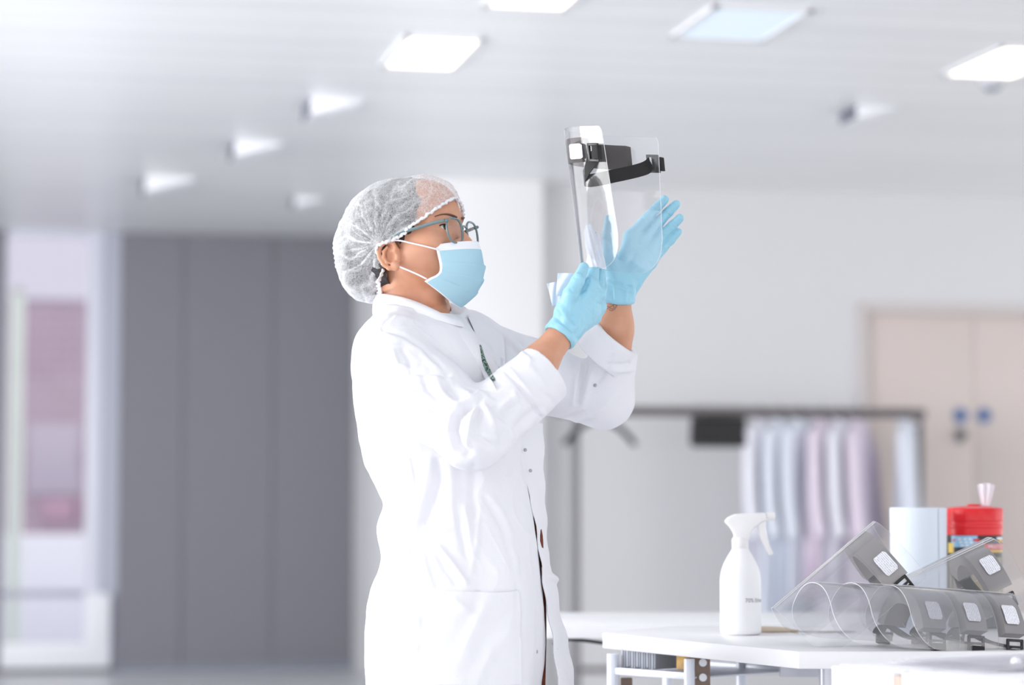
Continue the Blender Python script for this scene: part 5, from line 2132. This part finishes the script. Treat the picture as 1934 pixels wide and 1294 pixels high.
CBF = C_F - axf * 0.052
cuffN = [cap(CB, C_N + axn * 0.002, 0.0605, 0.0555)]
cuffF = [cap(CBF - axf * 0.01, C_F + axf * 0.02, 0.0545, 0.0495)]
holeN = cap(C_N - axn * 0.05, C_N + axn * 0.05, 0.042, 0.0505)
holeF = cap(C_F - axf * 0.006, C_F + axf * 0.06, 0.036, 0.0425)
neckhole = cap(P(784, 540, 4.585), P(790, 640, 4.60), 0.066, 0.062)


def coat_sdf(Q, cen=None, rad=None):
    d = blend(Q, [coat_t], 0.03)
    d = smin(d, blend(Q, extra, 0.03, cen, rad), 0.04)
    sn = blend(Q, SLN, 0.02, cen, rad)
    sf = blend(Q, SLF, 0.02, cen, rad)
    # cut the sleeves flat at their ends
    sn = np.maximum(sn, (Q - C_N) @ axn + 0.006)
    sf = np.maximum(sf, (Q - C_F) @ axf + 0.004)
    # armpit side blends, the lower edge of the near sleeve stays crisp over the coat's body
    d = smin(d, sn, 0.016)
    d = smin(d, sf, 0.02)
    for pr, c0, ax, l_ in ((cuffN, C_N, axn, 0.072), (cuffF, C_F, axf, 0.055)):
        if cen is None or np.linalg.norm(cen - c0) < rad + 0.22:
            v = pr[0].f(Q)
            h_ = (Q - c0) @ ax
            v = np.maximum(v, np.maximum(h_, -h_ - l_))
            d = smin(d, v, 0.002)
    if cen is None or np.linalg.norm(cen - C_N) < rad + 0.2:
        d = np.maximum(d, -holeN.f(Q))
        d = np.maximum(d, -holeF.f(Q)) if cen is None or np.linalg.norm(cen - C_F) < rad + 0.2 else d
    elif np.linalg.norm(cen - C_F) < rad + 0.2:
        d = np.maximum(d, -holeF.f(Q))
    d = np.maximum(d, -neckhole.f(Q))
    low = Q[:, 2] < 0.60
    if low.any():
        d = np.where(low, np.maximum(d, -(d + 0.006 + np.maximum(Q[:, 2] - 0.56, 0) * 0.4)), d)
    return d


cV, cF = polygonize(coat_sdf, (-0.36, 4.20, 0.37), (0.32, 4.84, 1.40), 0.0023, smooth=2)
print('coat', len(cV), round(_t.time() - _t0, 1))

# folds: (polyline of photo pixels, width px, height mm, front depth limit); a positive height is a ridge
FOLDS = [
    # armhole seam and upper sleeve
    ([(724, 622), (760, 632), (795, 655), (825, 685), (846, 706)], 5, -1.8), ([(730, 634), (762, 642), (795, 664), (822, 694)], 7, 1.2),
    ([(722, 618), (728, 608), (742, 596)], 4, -1.0),
    # crumples on the upper arm
    ([(742, 665), (752, 690), (772, 696)], 7, 2.5), ([(760, 662), (772, 680), (775, 700)], 6, -2.2), ([(778, 706), (812, 704), (846, 708)], 7, -3.5), ([(776, 716), (815, 714), (850, 720)], 9, 3.0),
    ([(740, 714), (765, 728), (792, 752)], 8, 2.2), ([(800, 712), (806, 735), (826, 752)], 7, -2.6), ([(838, 712), (846, 736), (870, 756)], 8, -3.0), ([(825, 720), (836, 742), (860, 765)], 8, 2.8),
    ([(762, 742), (800, 765), (838, 788)], 8, -2.0), ([(770, 756), (808, 778), (840, 800)], 9, 1.8), ([(868, 735), (884, 750), (892, 762)], 9, 2.5),
    # deep folds of the bent elbow
    ([(902, 762), (880, 772), (864, 790), (858, 815), (866, 838), (884, 856)], 9, -6.0), ([(896, 752), (872, 762), (852, 785), (847, 815), (856, 842)], 10, 3.5),
    ([(902, 764), (890, 790), (884, 815), (880, 840)], 8, 4.5), ([(908, 768), (902, 800), (904, 822)], 9, -3.5), ([(912, 764), (925, 790), (934, 815), (938, 824)], 9, 5.0),
    ([(928, 766), (948, 786), (958, 806), (960, 830)], 9, -3.0), ([(884, 822), (910, 830), (936, 846)], 9, -3.0), ([(940, 792), (962, 812), (966, 838), (955, 856)], 9, 3.2), ([(930, 812), (944, 824), (948, 840)], 8, -3.0),
    ([(936, 780), (955, 762), (972, 748)], 8, 2.5), ([(945, 790), (970, 770), (985, 755)], 8, -2.5), ([(970, 812), (992, 790), (1016, 770)], 9, -2.5), ([(975, 830), (1000, 800), (1020, 780)], 9, 2.0),
    ([(972, 742), (980, 768), (990, 775)], 8, 2.2), ([(895, 756), (905, 746), (918, 748)], 7, 4.0), ([(916, 756), (930, 758)], 7, 3.0),
    # turned-up cuff of the near sleeve
    ([(956, 702), (984, 734), (1008, 768), (1026, 794)], 4, -2.4), ([(963, 698), (990, 728), (1014, 762), (1032, 788)], 5, 1.4), ([(1000, 690), (1020, 715), (1040, 740)], 10, 1.2), ([(1015, 735), (1045, 760)], 8, -1.5),
    # far sleeve
    ([(1106, 690), (1098, 720), (1092, 760)], 6, -4.0), ([(1096, 690), (1088, 720), (1084, 760)], 8, 3.0), ([(1118, 700), (1108, 740), (1098, 775)], 8, 2.5), ([(1130, 720), (1150, 690), (1158, 672)], 6, -2.0),
    ([(1040, 795), (1070, 790), (1100, 778)], 6, -2.5), ([(1040, 803), (1075, 800), (1110, 785)], 7, 2.0), ([(1110, 790), (1140, 770), (1165, 740)], 10, 2.0), ([(1150, 690), (1175, 690), (1185, 686)], 6, -2.4), ([(1160, 700), (1185, 699), (1205, 696)], 6, 2.0),
    # far shoulder and chest
    ([(960, 640), (985, 665), (1000, 680)], 7, 3.0), ([(975, 632), (985, 655), (995, 668)], 7, -2.5),
    # body below the sleeve
    ([(777, 868), (784, 900), (788, 930)], 4, -1.6), ([(826, 872), (828, 910), (818, 950), (806, 985)], 11, -4.0), ([(808, 880), (800, 930), (785, 980), (775, 1030)], 14, 3.0), ([(850, 878), (852, 930), (860, 985)], 16, 3.4),
    ([(895, 885), (892, 930), (896, 970)], 10, -2.5), ([(860, 950), (868, 1000), (880, 1050)], 7, -2.2), ([(878, 955), (886, 1000), (890, 1045)], 8, 2.2), ([(830, 1035), (850, 1060), (880, 1100)], 7, 3.5), ([(825, 1045), (842, 1075), (860, 1100)], 8, -2.5),
    ([(915, 940), (930, 965), (950, 1000), (965, 1050)], 8, -1.6), ([(930, 940), (950, 970), (966, 1010)], 8, 1.4), ([(905, 960), (900, 1030), (890, 1080)], 8, 1.5), ([(960, 1020), (975, 1060), (980, 1100)], 8, 1.5), ([(770, 1010), (780, 1050), (790, 1090)], 8, -2.0), ([(795, 1040), (805, 1080), (815, 1110)], 9, 2.2),
    ([(770, 985), (765, 1050), (760, 1120), (756, 1200), (752, 1294)], 3, -1.6), ([(776, 985), (771, 1050), (766, 1120), (762, 1200), (758, 1294)], 4, 0.9),
    ([(850, 1130), (880, 1150), (900, 1170)], 8, 2.0), ([(905, 1120), (890, 1160), (870, 1180)], 8, -2.0), ([(915, 1150), (890, 1200), (860, 1260)], 9, 1.8), ([(960, 1160), (920, 1200), (885, 1260)], 8, -1.5), ([(970, 1190), (930, 1230), (900, 1290)], 9, 1.6), ([(790, 1130), (800, 1170), (795, 1230)], 9, -1.5), ([(985, 1050), (978, 1110), (980, 1180)], 8, -1.4),
    # back
    ([(728, 960), (745, 975), (770, 980)], 9, -2.0), ([(712, 1000), (735, 1008), (760, 1000)], 10, 2.5), ([(705, 1100), (730, 1080), (750, 1050)], 11, 2.0), ([(690, 860), (720, 890), (745, 930)], 10, 2.0), ([(676, 800), (700, 840), (730, 860)], 9, -1.8),
]
N = normals(cV, cF)
D_ = fold_field(cV, N, FOLDS, 0.0022)
# only where the front layer is seen: the far side keeps its own soft folds
D_ += 0.0014 * vnoise(cV * np.array((1, 1, 0.55)), 26, 1) + 0.0009 * vnoise(cV * np.array((1, 1, 0.7)), 60, 2)
rotm = np.array(((0.9, 0.1, 0.42), (0.0, 1.0, 0.0), (-0.42, 0.2, 0.9)))
msk = np.clip(0.55 + 0.9 * vnoise(cV, 7.0, 21), 0, 1)
c1 = 1 - np.abs(vnoise((cV @ rotm) * np.array((1.2, 1, 0.62)), 17, 11))
c2 = 1 - np.abs(vnoise((cV @ rotm.T) * np.array((1.1, 1, 0.7)), 27, 12))
D_ += (0.0030 * c1 ** 6 + 0.0020 * c2 ** 6 - 0.0010) * msk * np.clip((1.36 - cV[:, 2]) / 0.16, 0.3, 1) * np.clip(np.abs((N * ((cV - np.array((0, 0, CAM_H))) / np.linalg.norm(cV - np.array((0, 0, CAM_H)), axis=1, keepdims=True))).sum(1)) * 1.8, 0.1, 1)
hem = np.clip((1.06 - cV[:, 2]) / 0.5, 0, 1)
th = np.arctan2(cV[:, 1] - 4.575, cV[:, 0] + 0.09)
D_ += hem * 0.004 * np.sin(th * 9 + 5 * cV[:, 2])
cV = cV + N * D_[:, None]
cV = relax(cV, cF, 0.15)
coat = make('lab_coat', cV, cF, M_coat, person, 180)
tag(coat, 'white long-sleeved lab coat with turned-up cuffs')
cb = bvh_of(cV, cF)


def drape(name, outline, nu, nv, off, thick, mm, parent, smooth=60, default=None, sink=None):
    """A cloth piece over the coat. outline: 4 edges as rows of photo points: list of rows [(px,py),...]."""
    rows = [spline([(x, y, 0) for x, y in r], nu)[:, :2] for r in outline]
    R = np.array(rows)
    G2 = np.zeros((nv, nu, 2))
    for j in range(nu):
        G2[:, j] = spline([(p[0], p[1], 0) for p in R[:, j]], nv)[:, :2] if len(rows) > 2 else np.array([lerp(R[0, j], R[1, j], t) for t in np.linspace(0, 1, nv)])
    Dp = np.full((nv, nu), np.nan)
    for i in range(nv):
        for j in range(nu):
            h_, n_ = hit(cb, *G2[i, j])
            if h_ is not None:
                Dp[i, j] = h_[1]
    for j in range(1, nu):
        m_ = np.isnan(Dp[:, j])
        Dp[m_, j] = Dp[m_, j - 1]
    med = np.nanmedian(Dp) if default is None else default
    Dp = np.where(np.isnan(Dp), med, Dp)
    Dp = np.clip(Dp, np.median(Dp) - 0.12, np.median(Dp) + 0.12)
    for _ in range(3):
        Q = np.pad(Dp, 1, mode='edge')
        Dp = np.minimum(Dp, (Q[:-2, 1:-1] + Q[2:, 1:-1] + Q[1:-1, :-2] + Q[1:-1, 2:] + 2 * Dp) / 6)
    G = np.array([[P(G2[i, j, 0], G2[i, j, 1], Dp[i, j] - (off if sink is None else lerp(sink, off, min(1, j / (nu - 1) * 1.3)))) for j in range(nu)] for i in range(nv)])
    return sheet(name, G, thick, mm, parent, N=np.broadcast_to(np.array((0, -1.0, 0)), G.shape), smooth=smooth)


# pocket with its hem, seam and front edge
drape('pocket', [[(822, 1116), (880, 1117), (940, 1119), (980, 1115)], [(820, 1150), (880, 1152), (940, 1152), (983, 1150)], [(818, 1220), (880, 1222), (940, 1222), (984, 1220)], [(817, 1292), (880, 1294), (940, 1294), (985, 1292)]], 30, 30, 0.0022, 0.0032, M_coat, coat)
# near lapel
drape('lapel', [[(858, 616), (880, 622), (901, 629)], [(872, 640), (892, 650), (906, 655)], [(890, 668), (904, 680), (913, 692)], [(912, 708), (922, 716), (930, 722)], [(934, 742), (938, 744), (942, 746)]], 12, 26, 0.0065, 0.0035, M_coat, coat, 50, None, -0.005)
# far lapel
drape('lapel', [[(884, 598), (918, 610), (951, 636)], [(897, 628), (922, 632), (953, 652)], [(910, 660), (930, 662), (954, 676)], [(922, 690), (936, 694), (951, 704)], [(937, 728), (941, 728), (946, 729)]], 14, 24, 0.007, 0.0035, M_coat, coat, 50)
# sliver of patterned shirt in the neck opening
M_shirt, nt, b = new_mat('green_patterned_shirt')
tc = nt.nodes.new('ShaderNodeTexCoord'); vo = nt.nodes.new('ShaderNodeTexVoronoi'); vo.inputs['Scale'].default_value = 260
rp = nt.nodes.new('ShaderNodeValToRGB')
rp.color_ramp.elements[0].color = lin((40, 74, 66)); rp.color_ramp.elements[0].position = 0.35
rp.color_ramp.elements[1].color = lin((150, 170, 160)); rp.color_ramp.elements[1].position = 0.7
nt.links.new(tc.outputs['Object'], vo.inputs['Vector']); nt.links.new(vo.outputs['Distance'], rp.inputs[0]); nt.links.new(rp.outputs[0], b.inputs['Base Color'])
b.inputs['Roughness'].default_value = 0.9
sh_ = drape('shirt', [[(903, 650), (906, 651), (909, 652)], [(908, 672), (912, 674), (917, 677)], [(914, 698), (920, 698), (928, 702)], [(932, 722), (936, 724), (940, 726)]], 8, 20, 0.0015, 0.001, M_shirt, person)
tag(sh_, 'dark green patterned shirt in the neck opening')

# standing collar round the neck with its folded-down fall
cn = P(786, 585, 4.59)
NP = 56
G = np.zeros((7, NP, 3))
for j in range(NP):
    a = math.radians(-62 + (360 - 70) * j / (NP - 1))     # starts at the front, goes round the back to the far front
    # 0 deg = towards the camera-right front; measured about the vertical
    dirv = np.array((math.cos(a + math.radians(90) * 0), math.sin(a), 0))
    for i in range(7):
        t = i / 6
        G[i, j] = 0
PL = [  # (px, py top, py bottom, depth) going from the near front round the back to the far front
    (862, 604, 620, 4.487), (846, 599, 616, 4.475), (824, 588, 608, 4.478), (796, 575, 598, 4.490), (768, 565, 594, 4.505), (742, 559, 596, 4.53), (722, 556, 600, 4.56), (715, 556, 604, 4.60),
    (722, 557, 604, 4.64), (745, 560, 604, 4.67), (778, 566, 606, 4.69), (812, 575, 608, 4.69), (842, 584, 610, 4.675), (864, 590, 612, 4.65), (880, 594, 616, 4.62)]
tp_ = spline([P(a, b_, d_) for a, b_, c, d_ in PL], NP)
bt_ = []
for px_i, (a, b_, c, d_) in enumerate(PL):
    q = P(a, c, d_)
    o = q - cn
    o[2] = 0
    o /= np.linalg.norm(o)
    bt_.append(q + o * (0.020 if d_ < 4.52 and px_i < 6 else 0.007))
bt_ = spline(bt_, NP)
for j in range(NP):
    o = tp_[j] - cn
    o[2] = 0
    o /= np.linalg.norm(o)
    inner = tp_[j] - o * 0.006 - np.array((0, 0, 0.034))
    for i in range(7):
        t = i / 6
        if i == 0:
            G[i, j] = inner
        elif i == 1:
            G[i, j] = tp_[j] - o * 0.005 - np.array((0, 0, 0.012))
        elif i == 2:
            G[i, j] = tp_[j] - o * 0.0015
        elif i == 3:
            G[i, j] = tp_[j] + o * 0.003 - np.array((0, 0, 0.002))
        else:
            G[i, j] = lerp(tp_[j] + o * 0.004, bt_[j], (i - 3) / 3) + o * (0.004 * math.sin(math.pi * (i - 3) / 3))
col = sheet('collar', G, 0.0028, M_coat, coat, smooth=60)

# the far front panel of the open coat
rowsF = [(800, 964, 1025, 4.46), (850, 970, 1026, 4.455), (880, 979, 1026, 4.455), (930, 998, 1028, 4.455), (980, 1010, 1031, 4.455), (1030, 1017, 1033, 4.45), (1065, 1022, 1036, 4.445), (1084, 1025, 1043, 4.44), (1094, 1026, 1057, 4.44), (1104, 1027, 1050, 4.44), (1130, 1030, 1053, 4.44), (1165, 1036, 1059, 4.44), (1200, 1043, 1070, 4.44), (1250, 1049, 1079, 4.44), (1294, 1055, 1084, 4.44), (1400, 1062, 1092, 4.44), (1560, 1066, 1096, 4.44)]
rf = np.array([(a, b_, c, d_) for a, b_, c, d_ in rowsF], float)
ys = np.concatenate([np.linspace(800, 1060, 20), np.linspace(1068, 1120, 16), np.linspace(1130, 1560, 30)])
G = np.zeros((len(ys), 14, 3))
for i, y in enumerate(ys):
    a, b_, d_ = [np.interp(y, rf[:, 0], rf[:, k]) for k in (1, 2, 3)]
    for j in range(14):
        t = j / 13
        yy = y + 3 * math.sin(t * 3 + y * 0.02)
        dep = d_ + 0.085 + 0.10 * t ** 1.6 + 0.003 * math.sin(y * 0.05 + t * 4)
        G[i, j] = P(a + (b_ - a) * t + 1.6 * math.sin(y * 0.09 + t), yy, dep)
fp = sheet('front_panel', G, -0.0016, M_coat, coat, smooth=70)
# rolled placket along its edge
MB().tube([G[i, 0] + np.array((0.001, -0.001, 0)) for i in range(0, len(ys))], [0.0022 + (0.0016 if y > 1070 else 0) for y in ys], 8, flat=0.6).build('placket_edge', M_coat, fp, smooth=180)
# press studs
M_stud = mat('metal_press_stud', (170, 166, 168), 0.35, 0.7)
for px, py in ((986, 850), (996, 889), (1014, 1231), (1124, 728), (1046, 1216), (1050, 1226)):
    h_, n_ = hit(cb, px, py)
    if px > 1040 and py > 1200:
        h_, n_ = P(px, py, 4.532), np.array((0, -1.0, 0))
    elif px in (986, 996):
        h_, n_ = P(px + 6, py, 4.545), np.array((0, -1.0, 0))
    if h_ is None:
        continue
    q = Vector(n_).to_track_quat('Z', 'Y').to_matrix().to_4x4()
    MB().lathe([(0.0034, 0), (0.0032, 0.0012), (0.0018, 0.0018)], n=16, M=Matrix.Translation(h_) @ q).build('press_stud', M_stud, coat)
# trousers, only glimpsed through the opening
M_tr = mat('rust_trousers', (128, 62, 36), 0.9, vary=(60, (96, 44, 28)))
tV, tF = polygonize(lambda Q, c, r: np.maximum(blend(Q, LEGS[:4] + LEGS[5:9] + [ell((-0.085, 4.575, 0.92), (0.10, 0.115, 0.12))], 0.03, c, r) - 0.012, Q[:, 2] - 1.03), (-0.28, 4.34, 0.06), (0.14, 4.80, 1.06), 0.006)
tro_ = make('trousers', tV, tF, M_tr, person, 180)
fly = [P(1000, 985, 4.58), P(1009, 1012, 4.56), P(1011, 1060, 4.57), P(1015, 1130, 4.57), P(1016, 1200, 4.57), P(1014, 1294, 4.56), P(1012, 1420, 4.56)]
MB().tube(spline(fly, 30), 0.016, 12).build('trouser_front', M_tr, tro_, smooth=180)
# shoes
M_shoe = mat('black_shoe', (40, 40, 44), 0.5)
for hp_, dx in ((hipN, 0.0), (hipF, 0.02)):
    an_ = hp_ + np.array((0.005 + dx, 0.0, -0.78))
    V, F = polygonize(lambda Q, c, r: np.maximum(blend(Q, [cap(an_ + np.array((-0.03, 0, -0.038)), an_ + np.array((0.14, -0.048, -0.050)), 0.045, 0.036)], 0.01), 0.0 - Q[:, 2]), an_ + np.array((-0.1, -0.12, -0.09)), an_ + np.array((0.22, 0.07, 0.03)), 0.005)
    make('shoe', V, F, M_shoe, person, 180)

# ------------------------------------------------------------------ paper wipe in the near hand
M_tissue = mat('white_paper_wipe', (228, 236, 247), 0.95, bump=(120, 0.2, 3, 0.003))
W1 = [[(1033, 536), (1046, 533), (1058, 532)], [(1038, 556), (1048, 555), (1060, 552)], [(1043, 578), (1052, 575), (1064, 572)]]
W2 = [[(1054, 516), (1074, 516), (1092, 518)], [(1051, 540), (1068, 538), (1084, 532)], [(1050, 560), (1064, 558), (1080, 552)]]
W3 = [[(1100, 444), (1108, 436), (1114, 440)], [(1101, 475), (1108, 470), (1115, 474)], [(1104, 500), (1110, 498), (1117, 502)], [(1108, 522), (1112, 522), (1117, 526)]]
wroot = empty('paper_wipe', P(1058, 545, 4.47))
tag(wroot, 'folded white paper wipe pinched between the gloved fingers and the visor', 'wipe')
for nm, W_, dep, sl in (('wipe_fold', W1, 4.480, 0.00), ('wipe_fold', W2, 4.468, 0.00)):
    rows = [spline([(x, y, 0) for x, y in r], 12)[:, :2] for r in W_]
    R = np.array(rows)
    G = np.zeros((16, 12, 3))
    for j in range(12):
        cc = spline([(p[0], p[1], 0) for p in R[:, j]], 16)[:, :2]
        for i in range(16):
            G[i, j] = P(cc[i, 0], cc[i, 1], dep + sl * (1 - i / 15) + 0.002 * math.sin(j * 0.8 + i * 0.3))
    sheet(nm, G, 0.0014, M_tissue, wroot, smooth=60)
wch = []
for k in ('index', 'middle'):
    pts_, r_ = HN[k]
    q = [P(*p) for p in pts_]
    wch += chain(q, [v + 0.0026 for v in r_])
up_ = P(1115, 400, 4.53) - P(1115, 500, 4.53); up_ /= np.linalg.norm(up_)
zc_ = P(1118, 508, 4.50)
wV, wF = polygonize(lambda Q, c, r: np.maximum(blend(Q, wch, 0.006, c, r) - 0.0012 * vnoise(Q, 90, 3) - 0.0012 * np.sin(Q[:, 0] * 700 + Q[:, 2] * 150), -((Q - zc_) @ up_)), P(1085, 520, 4.45) - np.array((0, 0.01, 0)), P(1150, 415, 4.45) + np.array((0, 0.16, 0)), 0.0015)
make('wipe_wrap', wV, wF, M_tissue, wroot, 180)
print('done', round(_t.time() - _t0, 1))
